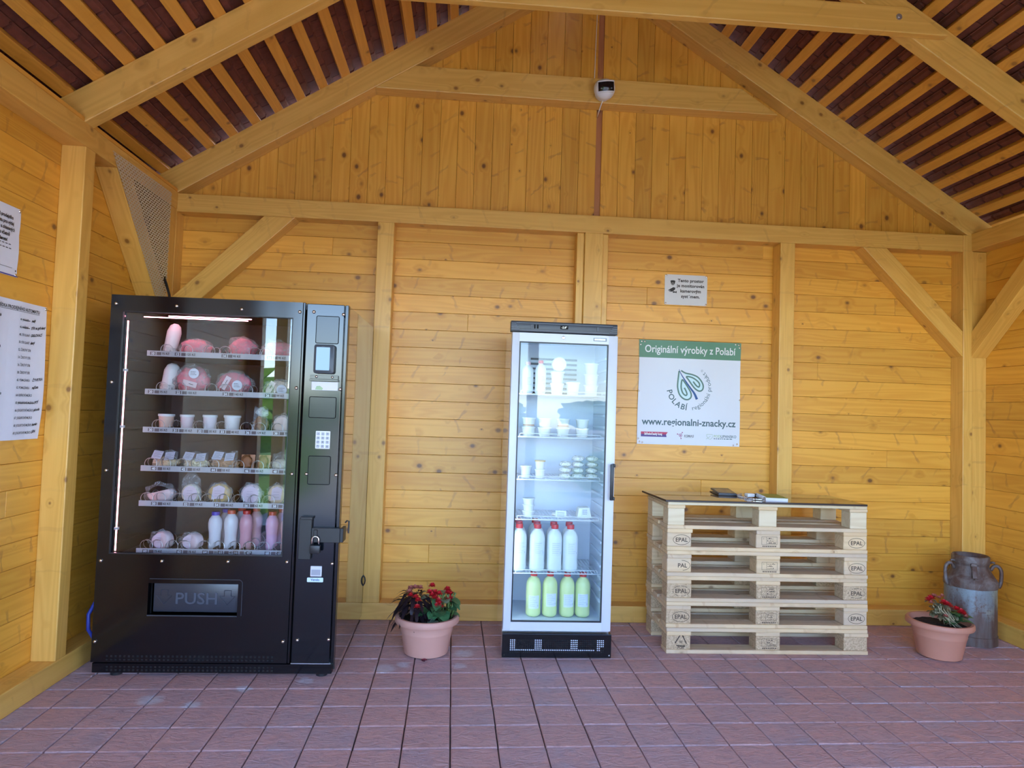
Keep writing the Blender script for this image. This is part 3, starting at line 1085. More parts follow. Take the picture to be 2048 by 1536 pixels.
# edge strip and payment column
b = MB()
b.box(-0.8195, -0.8085, VF - 0.002, -0.998, 0.07, VT, 0.002)
b.build('door_edge', BLACK, vm)
b = MB()
b.box(-0.8015, -0.618, VF, -0.998, 0.072, VT - 0.004, 0.003, 2)
b.build('payment_column', BLACKC, vm)
b = MB()
b.box(-0.803, -0.612, VF + 0.002, VF + 0.02, 0.0665, 0.0695)
b.build('column_sill', plain('sill_silver', (0.6, 0.62, 0.68), 0.3, 0.6), vm)
b = MB()
b.box(-0.6135, V1 + 0.003, VF + 0.004, -0.998, 0.07, VT - 0.004, 0.002)
b.build('column_edge', BLACK, vm)
b = MB()
b.box(V0 + 0.01, V1 - 0.01, -0.99, -0.96, 0.07, VT - 0.02)
b2 = MB()
b.bm.free()
b2.box(-0.845, V1 - 0.03, -0.996, -0.99, 0.07, VT - 0.03)
b2.box(V0 + 0.03, -0.845, -0.985, -0.95, 0.07, 0.54)
b2.build('inner_panel', GAP, vm)
b = MB()
b.box(V0 + 0.004, V1 - 0.006, VF + 0.006, -0.98, 0.018, 0.064, 0.002)
b.build('plinth', BLACK, vm)
for rowz, yo in ((((0.094, 0.104), (0.079, 0.086)), 0.0), (((0.043, 0.05), (0.026, 0.036)), 0.006)):
    for z0, z1 in rowz:
        b = MB()
        for k in range(39):
            x = -1.672 + k * 0.0204
            b.box(x, x + 0.009, VF + yo - 0.0006, VF + yo + 0.001, z0, z1)
        b.build('vent_slots', GAP, vm)
for (x, y) in ((-1.64, -0.985), (-0.66, -0.985), (-1.64, -0.2), (-0.66, -0.2)):
    b = MB()
    b.lathe([(0.0, 0.0), (0.028, 0.0), (0.028, 0.012), (0.012, 0.014), (0.012, 0.03), (0, 0.03)], (x, y, 0.001), 20)
    b.build('foot', BPLAST, vm, smooth=30)
for (x, z) in ((-1.717, 1.798), (-1.43, 1.798), (-1.118, 1.795), (-0.836, 1.794), (-0.767, 1.797), (-1.717, 1.413), (-0.836, 1.415), (-1.719, 0.985), (-0.838, 0.990), (-0.768, 0.992), (-1.720, 0.552), (-1.436, 0.554), (-1.124, 0.557), (-0.842, 0.560), (-1.726, 0.168), (-0.844, 0.175), (-0.775, 0.183), (-0.624, 0.99), (-0.625, 0.187), (-0.624, 0.556), (-0.622, 1.416), (-0.621, 1.79)):
    b = MB()
    b.lathe([(0.0085, 0.0), (0.0085, -0.002), (0.0065, -0.006), (0.003, -0.008), (0, -0.0082)], (x, VF, z), 14, 'y')
    b.build('screw', ZINC, vm, smooth=True, recalc=True)
# column fittings
def blank(x0, x1, z0, z1):
    m = MB()
    m.prism(rrect(x0, x1, z0, z1, 0.006), 'y', VF - 0.0022, VF, 0.0008)
    o = m.build('blanking_plate', plain('blank_plate_black', (0.006, 0.008, 0.012), 0.16, spec=0.5), vm)
    m = MB()
    P = rrect(x0 - 0.0015, x1 + 0.0015, z0 - 0.0015, z1 + 0.0015, 0.007)
    m.tube([(p[0], VF - 0.0004, p[1]) for p in P + P[:1]], 0.0014, 5)
    m.build('plate_gap', GAP, o)
blank(-0.751, -0.642, 1.643, 1.777)
blank(-0.768, -0.640, 1.272, 1.373)
blank(-0.760, -0.655, 0.943, 1.080)
b = MB()
b.prism(rrect(-0.752, -0.652, 1.490, 1.634, 0.012), 'y', VF - 0.03, VF, 0.004, 2)
rd = b.build('card_reader', DGREY, vm, smooth=30)
b = MB()
b.prism(rrect(-0.740, -0.674, 1.506, 1.620, 0.003), 'y', VF - 0.0312, VF - 0.03)
lab(b.build('screen', SCREEN, rd), 'light blue screen of the card reader')
b = MB()
b.text('NAYAX' if False else '- - -', 0.008, front(VF - 0.0313, -0.708, 1.627))
b.build('reader_marking', plain('pale_marking', (0.6, 0.62, 0.65), 0.5), rd)
b = MB()
b.box(-0.768, -0.632, VF - 0.012, VF, 1.462, 1.482, 0.001)
b.box(-0.770, -0.630, VF - 0.022, VF, 1.452, 1.462, 0.001)
br = b.build('reader_bracket', BLACK, vm)
for x in (-0.738, -0.66):
    b = MB()
    b.lathe([(0.0065, 0.0), (0.0065, -0.003), (0.003, -0.006), (0, -0.006)], (x, VF - 0.012, 1.474), 12, 'y')
    b.build('screw', ZINC, br, smooth=True, recalc=True)
b = MB()
b.box(-0.762, -0.634, VF - 0.001, VF, 1.408, 1.450)
lb = b.build('contactless_sticker', PAPER, vm)
b = MB()
b.flat([(-0.745, 1.41), (-0.71, 1.409), (-0.706, 1.418), (-0.722, 1.43), (-0.738, 1.428)], front(VF - 0.0015))
b.build('sticker_leaf', plain('sticker_green', (0.4, 0.55, 0.32), 0.5), lb)
b = MB()
b.prism(rrect(-0.731, -0.660, 1.118, 1.206, 0.003), 'y', VF - 0.004, VF, 0.001)
kp = b.build('keypad', WPLAST, vm)
for i in range(3):
    for j in range(4):
        b = MB()
        x, z = -0.718 + i * 0.0225, 1.192 - j * 0.0205
        b.prism(rrect(x - 0.008, x + 0.008, z - 0.0075, z + 0.0075, 0.002), 'y', VF - 0.0065, VF - 0.004, 0.001)
        b.slot = 1
        b.text('123456789*0#'[j * 3 + i], 0.011, front(VF - 0.0068, x, z + 0.0045))
        b.build('key', [plain('key_grey', (0.42, 0.44, 0.5), 0.4), INK], kp)
b = MB()
b.prism(rrect(-0.727, -0.672, 0.492, 0.543, 0.003), 'y', VF - 0.005, VF, 0.001)
cr = b.build('coin_return', plain('coin_return_silver', (0.66, 0.68, 0.74), 0.3, 0.3), vm)
b = MB()
b.box(-0.722, -0.678, VF - 0.0062, VF - 0.005, 0.499, 0.526)
b.build('coin_flap', plain('coin_flap_grey', (0.36, 0.38, 0.45), 0.3, 0.2), cr)
b = MB()
b.prism(rrect(-0.742, -0.664, 0.464, 0.486, 0.004), 'y', VF - 0.001, VF)
st = b.build('maker_sticker', plain('sticker_pale_blue', (0.62, 0.78, 0.86), 0.4), vm)
b = MB()
b.text('Vendo', 0.016, front(VF - 0.0014, -0.703, 0.4815), bold=0.0004)
b.build('maker_lettering', BLUE, st)
# lock plate, hasp and hook
b = MB()
b.box(-0.786, -0.726, VF - 0.022, VF, 0.578, 0.778, 0.002)
lp = b.build('lock_plate', BPLAST, vm)
b = MB()
b.box(-0.780, -0.722, VF - 0.03, VF, 0.772, 0.786, 0.002)
b.build('lock_plate_cap', BPLAST, lp)
b = MB()
b.box(-0.7255, -0.588, VF - 0.026, VF - 0.001, 0.662, 0.733, 0.002)
b.box(-0.588, -0.572, VF - 0.026, VF + 0.05, 0.664, 0.733, 0.002)
hs = b.build('hasp_bar', BPLAST, vm)
b = MB()
b.tube([(-0.574, VF + 0.03, 0.752), (-0.566, VF + 0.03, 0.762), (-0.556, VF + 0.03, 0.76), (-0.556, VF + 0.03, 0.70)], 0.004, 6)
b.build('hasp_hook', BPLAST, hs)
b = MB()
b.box(-0.714, -0.696, VF - 0.034, VF - 0.026, 0.69, 0.725, 0.002)
b.build('staple', BPLAST, hs)
# lights inside
b = MB()
b.box(-1.688, -1.6835, -0.974, -0.969, 0.588, 1.722)
o = lab(b.build('light_tube', LEDM, vm), 'glowing pink light tube at the left of the vending window')
for z in (1.47, 1.19, 0.69):
    b = MB()
    b.box(-1.694, -1.676, -0.978, -0.964, z, z + 0.012)
    b.build('tube_clip', WPLAST, o)
for (x0, x1, y, z) in ((-1.645, -1.128, -0.90, 1.752), (-1.55, -1.13, -0.84, 1.768)):
    b = MB()
    b.box(x0, x1, y, y + 0.006, z, z + 0.004)
    lab(b.build('light_tube', LEDM, vm), 'glowing pink light tube at the top of the vending window')
# trays
rows = [
 (1.553, [('10', '75', -1.575), ('12', '125', -1.455), ('14', '95', -1.225), ('16', '95', -1.0)], [-1.519, -1.421, -1.311, -1.23, -1.081, -1.029]),
 (1.360, [('20', '75', -1.575), ('22', '155', -1.44), ('24', '145', -1.21), ('26', '99', -1.0)], [-1.531, -1.443, -1.291, -1.222, -1.113, -1.002]),
 (1.169, [('30', '35', -1.565), ('31', '35', -1.445), ('32', '35', -1.325), ('33', '40', -1.215), ('36', '129', -1.09), ('38', '75', -0.95)], [-1.541, -1.455, -1.34, -1.23, -1.106, -1.041, -0.952]),
 (0.976, [('40', '55', -1.54), ('42', '55', -1.395), ('44', '55', -1.25), ('46', '55', -1.085), ('48', '55', -0.945)], [-1.567, -1.499, -1.416, -1.353, -1.262, -1.138, -1.041, -0.957]),
 (0.802, [('50', '62', -1.53), ('52', '77', -1.375), ('54', '80', -1.225), ('56', '62', -1.08), ('58', '67', -0.94)], [-1.577, -1.516, -1.424, -1.345, -1.281, -1.205, -1.131, -1.051, -0.979]),
 (0.566, [('60', '75', -1.56), ('62', '75', -1.395), ('64', '35', -1.27), ('65', '40', -1.195), ('66', '45', -1.12), ('67', '', -1.055), ('68', '45', -0.965), ('69', '', -0.905)], [-1.567, -1.519, -1.443, -1.384, -1.286, -1.215, -1.138, -1.064, -0.994, -0.919])]
TAGV = plain('tag_violet_grey', (0.10, 0.075, 0.09), 0.5)
for zi, (z, tags, coils) in enumerate(rows):
    b = MB()
    b.box(-1.605, -0.85, -0.928, -0.42, z, z + 0.004)
    for x in [t[2] - 0.045 for t in tags[1:]]:
        b.box(x, x + 0.0015, -0.915, -0.45, z + 0.004, z + 0.03)
    tr = b.build('product_tray', CAVITY, vm)
    b = MB()
    b.box(-1.605, -0.85, -0.934, -0.928, z, z + 0.028, 0.001)
    b.build('price_strip', STRIP, tr)
    for (num, pr_, x) in tags:
        b = MB()
        b.slot = 1
        b.flat([(x - 0.014, z + 0.006), (x + 0.012, z + 0.006), (x + 0.012, z + 0.022), (x - 0.014, z + 0.022)], front(-0.9343))
        b.slot = 0
        b.text(num, 0.017, front(-0.9347, x - 0.001, z + 0.0195), bold=0.0006)
        b.build('number_tag', [WPLAST, TAGV], tr)
        if pr_:
            b = MB()
            b.slot = 1
            b.flat([(x + 0.018, z + 0.006), (x + 0.040, z + 0.006), (x + 0.040, z + 0.021), (x + 0.018, z + 0.021)], front(-0.9343))
            b.slot = 2
            b.text(pr_ + ' Kč', 0.015, front(-0.9347, x + 0.043, z + 0.019), align='LEFT', bold=0.0005)
            b.build('price_tag', [WPLAST, TAGV, INK], tr)
    for x in coils:
        b = MB()
        pts = []
        n, pitch, r = 66, 0.10, 0.0285
        for k in range(n + 1):
            a = 2 * PI * 3 * k / n
            pts.append((x + r * math.cos(a + 1.2), -0.917 + (0.012 * a / (2 * PI) if a < 2 * PI else 0.012 + 0.09 * (a / (2 * PI) - 1)), z + 0.036 + r * math.sin(a + 1.2)))
        b.tube(pts, 0.0016, 5)
        b.build('coil', STEEL, tr, smooth=True)

# ---- goods in the vending machine
PINKMEAT = plain('cured_meat_pink', (0.72, 0.13, 0.20), 0.3, var=0.35, scale=45)
PALEPINK = plain('pale_sausage', (0.84, 0.78, 0.76), 0.4, var=0.08)
CHEESE = plain('cheese_cream', (0.86, 0.70, 0.56), 0.5, var=0.08, scale=20)
CHEESEY = plain('cheese_amber', (0.62, 0.38, 0.14), 0.4, var=0.12, scale=20)
PASTA = plain('pasta_beige', (0.80, 0.58, 0.36), 0.6, var=0.3, scale=75, bstr=0.8)
NUTS = plain('brown_flakes', (0.55, 0.30, 0.17), 0.6, var=0.5, scale=90, bstr=0.8)
SCHNITZ = plain('roast_brown', (0.36, 0.13, 0.05), 0.5, var=0.55, scale=40, bstr=0.5)
TRAYO = plain('tray_orange', (0.8, 0.36, 0.2), 0.5)
YOGP = plain('yoghurt_pink', (0.80, 0.36, 0.38), 0.3, var=0.05)
YOGW = plain('yoghurt_white', (0.84, 0.78, 0.78), 0.35, var=0.03)
CUPW = plain('cup_white', (0.84, 0.82, 0.82), 0.35, var=0.03)
CARAMEL = plain('caramel_base', (0.6, 0.32, 0.2), 0.4)
VEG = plain('mixed_greens', (0.3, 0.16, 0.1), 0.6, var=0.7, scale=55, bstr=0.6)

def lying_lines(mb, x0, x1, z0, z1, y, n=4, w=0.002, seed=0):
    """rows of very small illegible print on a label"""
    r = random.Random(seed)
    for k in range(n):
        z = z1 - (k + 0.7) * (z1 - z0) / (n + 0.4)
        x = x0 + 0.1 * (x1 - x0)
        e = x1 - (0.1 + 0.3 * r.random()) * (x1 - x0)
        while x < e:
            l = r.uniform(0.08, 0.2) * (x1 - x0)
            mb.flat([(x, z - w / 2), (min(e, x + l), z - w / 2), (min(e, x + l), z + w / 2), (x, z + w / 2)], front(y))
            x += l + 0.03 * (x1 - x0)

VY = -0.86
def meat_pack(x0, x1, z0, z1, label, sticker=0, col=None, seed=0, dep=0.05):
    cx, h, w = (x0 + x1) / 2, z1 - z0, x1 - x0
    t = thing('meat_pack', label, 'packed meat', (cx, VY + dep / 2, z0), 'packed meats in the vending machine')
    m = MB()
    m.ball((cx, VY + dep / 2, z0 + h * 0.46), 1.0, 3, (w * 0.46, dep / 2, h * 0.46), 0.28, 2.2, seed)
    o = m.build('meat', col or PINKMEAT, t, smooth=True)
    m = MB()
    m.ball((cx, VY + dep / 2, z0 + h * 0.5), 1.0, 3, (w * 0.52, dep / 2 + 0.006, h * 0.5), 0.3, 3.0, seed + 5)
    m.build('wrapper', FILM, t, smooth=True)
    yf = VY - 0.012
    if sticker:
        m = MB()
        c = (cx + (0.018 if sticker == 1 else 0.028), z0 + h * (0.7 if sticker == 1 else 0.42))
        m.disc(c, 0.026, front(yf), 24)
        m.slot = 1
        lying_lines(m, c[0] - 0.02, c[0] + 0.02, c[1] - 0.012, c[1] + 0.014, yf - 0.0004, 3, 0.0025, seed)
        m.build('round_sticker', [PAPER, INK], t)
        m = MB()
        a = -0.25 if sticker == 1 else 1.1
        lc = (cx + (0.0 if sticker == 1 else -0.03), z0 + h * (0.36 if sticker == 1 else 0.5))
        R = lambda u, v: Vector((lc[0] + u * math.cos(a) - v * math.sin(a), yf - 0.001, lc[1] + u * math.sin(a) + v * math.cos(a)))
        m.flat([(-0.036, -0.014), (0.036, -0.014), (0.036, 0.014), (-0.036, 0.014)], R)
        m.slot = 1
        m.flat([(-0.004, -0.002), (0.018, -0.002), (0.018, 0.001), (-0.004, 0.001)], lambda u, v: R(u, v) + Vector((0, -0.0005, 0)))
        m.build('label_strip', [plain('label_pale_pink', (0.8, 0.6, 0.63), 0.5), INK], t)
    return t
def roll_pack(x0, x1, z0, z1, label, seed):
    cx, r = (x0 + x1) / 2, (x1 - x0) / 2
    h = z1 - z0
    t = thing('sausage_roll', label, 'sausage', (cx, VY + r, z0), 'wrapped rolls in the vending machine')
    m = MB()
    tf = Matrix.Rotation(math.radians(10), 3, 'Y')
    m.lathe([(0, 0.0), (r * 0.55, 0.004), (r * 0.8, 0.02), (r * 0.78, h * 0.4), (r * 0.82, h * 0.75), (r * 0.6, h * 0.93), (r * 0.25, h), (0, h)], (cx - 0.012, VY + r, z0), 20, 'z', tf=tf)
    m.build('roll', PALEPINK, t, smooth=True)
    m = MB()
    m.lathe([(r * 0.5, -0.002), (r * 0.86, 0.012), (r * 0.84, 0.03), (r * 0.86, 0.05)], (cx - 0.012, VY + r, z0 + 0.002), 20, 'z', tf=tf)
    m.build('wrapper', FILM, t, smooth=True)
def cup(x0, x1, z0, z1, label, body=None, base=None, lidc=None, y=None, name='yoghurt_cup', grp='cups on the third tray of the vending machine', cat='cup', mats=None):
    cx, r = (x0 + x1) / 2, (x1 - x0) / 2
    h = z1 - z0
    y = VY if y is None else y
    t = thing(name, label, cat, (cx, y + r, z0), grp)
    m = MB()
    m.lathe([(0, 0), (r * 0.74, 0), (r * 0.76, 0.002), (r * 0.92, h * 0.88), (0, h * 0.88)], (cx, y + r, z0), 28)
    m.build('tub', body or YOGW, t, smooth=40)
    m = MB()
    m.lathe([(r * 0.9, h * 0.86), (r, h * 0.87), (r, h * 0.98), (r * 0.97, h), (0, h)], (cx, y + r, z0), 28)
    m.build('lid', lidc or CUPW, t, smooth=40)
    if base:
        m = MB()
        m.lathe([(r * 0.755, 0.001), (r * 0.80, h * 0.24)], (cx, y + r, z0), 28)
        m.build('fruit_layer', base, t, smooth=True)
    return t
def bag(x0, x1, z0, z1, label, fill, seed, name='pasta_bag', lab2=True, dep=0.06, cat='bag', extra=True):
    cx, w, h = (x0 + x1) / 2, x1 - x0, z1 - z0
    t = thing(name, label, cat, (cx, VY + dep / 2, z0), 'bagged goods on the fourth tray')
    m = MB()
    rr = random.Random(seed)
    m.ball((cx, VY + dep / 2, z0 + h * 0.36), 1.0, 4, (w * 0.5, dep / 2, h * 0.36), 0.22, 2.5, seed)
    for v in m.bm.verts:
        k = (v.co.z - z0) / h
        v.co.x += 0.006 * mnoise.noise(v.co * 90)
        v.co.y += 0.005 * mnoise.noise(v.co * 80 + Vector((4, 4, 4)))
        v.co.z += 0.005 * mnoise.noise(v.co * 85 + Vector((9, 1, 4)))
    m.build('contents', fill, t, smooth=True)
    m = MB()
    n = 10
    for q in range(n):
        u0, u1 = q / n, (q + 1) / n
        f = lambda u, v: Vector((cx + (u - 0.5) * w * (1.0 - 0.1 * v), VY + dep * (0.05 + 0.45 * v) + 0.004 * math.sin(u * 21 + seed), z0 + h * (0.1 + 1.0 * v) + 0.006 * math.sin(u * 9 + seed * 2) * v))
        for k in range(6):
            v0, v1 = k / 6, (k + 1) / 6
            m.poly([f(u0, v0), f(u1, v0), f(u1, v1), f(u0, v1)])
    m.build('clear_bag', FILM, t, smooth=True)
    if lab2:
        for side in (0, 1):
            m = MB()
            a = 0.12 if side else -0.1
            lc = (cx + (0.028 if side else -0.03), z0 + h * (0.80 if side else 0.86))
            R = lambda u, v: Vector((lc[0] + u * math.cos(a) - v * math.sin(a) + v * 0.3, VY - 0.006 + (0.03 if side else 0) * 0.2, lc[1] + u * math.sin(a) + v * math.cos(a)))
            m.flat([(-0.024, -0.02), (0.024, -0.02), (0.024, 0.02), (-0.024, 0.02)], R)
            m.slot = 1
            for q in range(5):
                zz = 0.014 - q * 0.006
                m.flat([(-0.019, zz), (0.008 + 0.01 * ((q * 7 + seed) % 2), zz), (0.008 + 0.01 * ((q * 7 + seed) % 2), zz + 0.0012), (-0.019, zz + 0.0012)], lambda u, v: R(u, v) + Vector((0, -0.0004, 0)))
            m.build('label_card', [plain('label_lilac', (0.52, 0.5, 0.58), 0.5), INKG], t)
    return t
def cheese(x0, x1, z0, z1, label, col, seed, tilt=0.0, card=True, half=False, filmh=0.0, dep=0.045, cat='cheese'):
    r = min((x1 - x0) / 2, (z1 - z0) / 2)
    cx, cz = (x0 + x1) / 2, z0 + (z1 - z0) / 2
    rx, rz = (x1 - x0) / 2, (z1 - z0) / 2
    t = thing('wrapped_cheese', label, cat, (cx, VY + dep / 2, z0), 'round cheeses on the fifth and sixth trays')
    m = MB()
    tf = Matrix.Rotation(tilt, 3, 'Z') @ Matrix(((rx, 0, 0), (0, 1, 0), (0, 0, rz)))
    m.lathe([(0, 0), (0.86, 0.0), (0.97, 0.006), (1.0, 0.014), (1.0, dep - 0.014), (0.95, dep - 0.004), (0, dep)], (cx, VY, cz), 36, 'y', tf=tf)
    if half:
        for v in m.bm.verts:
            lim = cz + rz * 0.25 + 0.25 * (v.co.x - cx)
            if v.co.z > lim:
                v.co.z = lim
    m.build('cheese_wheel', col, t, smooth=50, recalc=True)
    if card:
        m = MB()
        rr = random.Random(seed)
        k = rr.uniform(0.8, 1.0)
        fnn = lambda u, v: Vector((cx + u * rx, VY - 0.0018, cz + v * rz))
        if card == 2:
            m.flat([(0.78 * math.cos(a * PI / 9), 0.8 * math.sin(a * PI / 9)) for a in range(18)], fnn)
        else:
            m.flat([(-0.62, -0.5), (0.42, -0.42), (0.55, 0.62), (0.0, 0.86), (-0.5, 0.62)], fnn)
        m.slot = 1
        for q in range(3):
            zz = 0.3 - 0.25 * q
            m.flat([(-0.35, zz), (0.25, zz), (0.25, zz + 0.03), (-0.35, zz + 0.03)], lambda u, v: fnn(u, v) + Vector((0, -0.0004, 0)))
        m.build('label_card', [plain('label_rose', (0.80, 0.60, 0.66), 0.5), plain('label_rose_ink', (0.5, 0.33, 0.4), 0.5)], t)
    m = MB()
    n = 26
    A, B = [], []
    for k in range(n):
        a = 2 * PI * k / n
        q = 1.04 + 0.04 * math.sin(5 * a + seed)
        A.append(m.bm.verts.new((cx + rx * 0.8 * math.cos(a), VY - 0.003, cz + rz * 0.8 * math.sin(a))))
        q2 = 1.18 + 0.12 * math.sin(7 * a + seed * 1.7)
        z = max(z0 + 0.001, cz + rz * q2 * math.sin(a))
        if math.sin(a) > 0.3 and filmh:
            z += filmh * (math.sin(a) - 0.3)
        B.append(m.bm.verts.new((cx + rx * q2 * math.cos(a), VY + 0.012 + 0.004 * math.sin(9 * a), z)))
    for k in range(n):
        m.face([A[k], A[(k + 1) % n], B[(k + 1) % n], B[k]])
    m.build('wrapper', FILM, t, smooth=True)
    return t
def drink(x0, x1, z0, z1, label, body, capm, y=None, empty=False, grp='drinking yoghurts on the lowest tray'):
    cx, r = (x0 + x1) / 2, (x1 - x0) / 2 * 0.94
    h = z1 - z0
    y = VY + 0.005 if y is None else y
    t = thing('yoghurt_bottle', label, 'bottle', (cx, y + r, z0), grp)
    m = MB()
    m.lathe([(0, 0.004), (r * 0.6, 0.0), (r * 0.86, 0.006), (r * 0.9, h * 0.1), (r * 0.84, h * 0.3), (r * 0.86, h * 0.45), (r * 0.98, h * 0.58), (r, h * 0.7), (r * 0.9, h * 0.8), (r * 0.6, h * 0.88), (r * 0.48, h * 0.9), (r * 0.48, h * 0.93)], (cx, y + r, z0), 26)
    m.build('bottle_body', body, t, smooth=True)
    m = MB()
    m.lathe([(r * 0.5, h * 0.905), (r * 0.58, h * 0.91), (r * 0.58, h * 0.985), (r * 0.54, h), (0, h)], (cx, y + r, z0), 22)
    m.build('cap', capm, t, smooth=40)
    return t
ZR = [r[0] + 0.0045 for r in rows]
roll_pack(-1.579, -1.494, ZR[0], 1.735, 'tall pale wrapped roll on the top vending tray above number 10', 1)
roll_pack(-1.585, -1.489, ZR[1], 1.528, 'tall pale wrapped roll on the second vending tray above number 20', 2)
meat_pack(-1.49, -1.322, ZR[0], 1.66, 'flat pink meat pack on the top vending tray above number 12', 0, None, 3, 0.06)
meat_pack(-1.242, -1.096, ZR[0], 1.678, 'bright pink meat pack on the top vending tray above number 14', 0, None, 9, 0.06)
meat_pack(-1.070, -0.905, ZR[0], 1.668, 'pink meat pack at the right end of the top vending tray', 0, None, 12, 0.06)
meat_pack(-1.50, -1.326, ZR[1], 1.523, 'tall meat pack with a round white sticker at its top, above number 22', 1, None, 17, 0.05)
meat_pack(-1.295, -1.112, ZR[1], 1.50, 'meat pack with slanting label and low round sticker, above number 24', 2, None, 23, 0.05)
meat_pack(-1.048, -0.908, ZR[1], 1.464, 'pale cream pack at the right end of the second vending tray', 2, CHEESE, 31, 0.05)
cup(-1.581, -1.501, ZR[2], 1.262, 'cup with a reddish bottom layer at the left end of the third vending tray', YOGP and plain('yoghurt_peach', (0.82, 0.56, 0.46), 0.35), CARAMEL)
cup(-1.47, -1.40, ZR[2], 1.262, 'pale pink cup above number 31 in the vending machine', plain('yoghurt_rose', (0.84, 0.62, 0.66), 0.35))
cup(-1.357, -1.283, ZR[2], 1.264, 'white cup above number 32 in the vending machine', plain('yoghurt_lilac', (0.84, 0.72, 0.77), 0.35), CARAMEL)
cup(-1.252, -1.165, ZR[2], 1.265, 'wide white cup above number 33 in the vending machine')
t = bag(-1.095, -1.018, ZR[2], 1.30, 'small bag of mixed brown greens on the third vending tray', VEG, 4, 'herb_bag', False, 0.05)
t['group'] = 'single bags in the vending machine'
m = MB()
m.ball((-1.052, VY + 0.02, 1.288), 0.036, 2, (1, 0.5, 0.7), 0.5, 4.0, 3)
m.build('bag_top', film_mat('crumpled_film', 0.5), t, smooth=True)
cheese(-0.99, -0.895, ZR[2], 1.275, 'round pinkish cheese at the right end of the third vending tray', plain('cheese_pale_rose', (0.85, 0.66, 0.6), 0.45), 6, card=False)
bag(-1.59, -1.462, ZR[3], 1.066, 'bag of pasta with two label cards above number 40', PASTA, 1)
bag(-1.436, -1.308, ZR[3], 1.062, 'bag of pale pasta with label cards above number 42', plain('pasta_pale', (0.82, 0.66, 0.44), 0.6, var=0.3, scale=75, bstr=0.8), 2)
bag(-1.293, -1.160, ZR[3], 1.07, 'bag of brown flakes with label cards above number 44', NUTS, 3)
# meat slices on orange trays
for (x0, x1, lb) in ((-1.155, -1.085, 'dark roast slices on an orange tray above number 46'), (-1.067, -1.004, 'roast slices on an orange tray right of number 46')):
    t = thing('roast_pack', lb, 'packed meat', ((x0 + x1) / 2, VY + 0.02, ZR[3]), 'roast packs on the fourth tray')
    m = MB()
    tf = Matrix.Translation(Vector(((x0 + x1) / 2, VY + 0.03, ZR[3] + 0.001))) @ Matrix.Rotation(-0.25, 4, 'X')
    m.box(-(x1 - x0) / 2, (x1 - x0) / 2, 0, 0.012, 0, 0.085, 0.003, 2, mat=tf)
    m.build('food_tray', TRAYO, t, smooth=30)
    m = MB()
    m.ball((0, 0, 0), 1.0, 3, ((x1 - x0) * 0.4, 0.012, 0.038), 0.35, 3.0, 3, tf=(Matrix.Rotation(-0.25, 3, 'X')))
    for v in m.bm.verts:
        v.co += Vector(((x0 + x1) / 2, VY + 0.018, ZR[3] + 0.046))
    m.build('meat', SCHNITZ, t, smooth=True)
bag(-0.992, -0.90, ZR[3], 1.07, 'pale bag at the right end of the fourth vending tray', plain('pasta_white', (0.85, 0.75, 0.6), 0.6, var=0.2, scale=70, bstr=0.6), 8, lab2=False)
ROSE = plain('cheese_rose', (0.84, 0.62, 0.62), 0.45, var=0.05)
cheese(-1.605, -1.470, ZR[4], 0.905, 'half cut cheese wheel in film above number 50', plain('cheese_half', (0.84, 0.60, 0.58), 0.45), 1, card=False, half=True)
cheese(-1.433, -1.341, ZR[4], 0.909, 'small round cheese in a tall crumpled bag above number 52', plain('cheese_ivory', (0.84, 0.68, 0.52), 0.45), 2, card=2, filmh=0.09)
cheese(-1.302, -1.187, ZR[4], 0.913, 'amber cheese wheel with a square label above number 54', CHEESEY, 3, card=1)
cheese(-1.137, -1.034, ZR[4], 0.914, 'pink labelled cheese wheel above number 56', ROSE, 4, card=2)
cheese(-1.001, -0.903, ZR[4], 0.914, 'cream cheese wheel above number 58', plain('cheese_honey', (0.82, 0.56, 0.36), 0.45), 5, card=1)
cheese(-1.575, -1.470, ZR[5], 0.664, 'pink cheese in film leaning above number 60', ROSE, 6, tilt=-0.5, card=2)
cheese(-1.425, -1.322, ZR[5], 0.658, 'pink cheese in film leaning above number 62', ROSE, 7, tilt=-0.6, card=2)
MILKV = plain('drink_white', (0.82, 0.74, 0.77), 0.25, var=0.02)
PINKD = plain('drink_pink', (0.80, 0.38, 0.42), 0.25, var=0.03)
PINKL = plain('drink_bright_pink', (0.85, 0.45, 0.62), 0.25, var=0.03)
SALMON = plain('drink_salmon', (0.80, 0.40, 0.32), 0.25, var=0.03)
ORED = plain('orange_red_cap', (0.70, 0.10, 0.05), 0.35)
drink(-1.304, -1.230, ZR[5], 0.765, 'white drink bottle with a blue cap on the lowest vending tray', MILKV, BLUECAP)
drink(-1.225, -1.150, ZR[5], 0.775, 'white drink bottle with an orange red cap on the lowest vending tray', plain('drink_offwhite', (0.84, 0.77, 0.77), 0.25), ORED)
drink(-1.146, -1.074, ZR[5], 0.775, 'pink drink bottle with red cap left of the empty coil', PINKD, RED)
drink(-1.013, -0.943, ZR[5], 0.772, 'bright pink drink bottle with red cap right of the empty coil', PINKL, RED)
drink(-0.937, -0.870, ZR[5], 0.76, 'salmon drink bottle at the right end of the lowest vending tray', SALMON, ORED)
drink(-1.285, -1.215, ZR[5], 0.765, 'second drink bottle standing behind the blue capped one', MILKV, BLUECAP, y=VY + 0.11)
drink(-1.205, -1.133, ZR[5], 0.775, 'second drink bottle standing behind the orange red capped one', MILKV, ORED, y=VY + 0.11)
drink(-1.126, -1.056, ZR[5], 0.775, 'second pink drink bottle standing behind the front pink one', PINKD, RED, y=VY + 0.11)
drink(-0.99, -0.922, ZR[5], 0.772, 'second bright pink drink bottle standing at the back right', PINKL, RED, y=VY + 0.11)

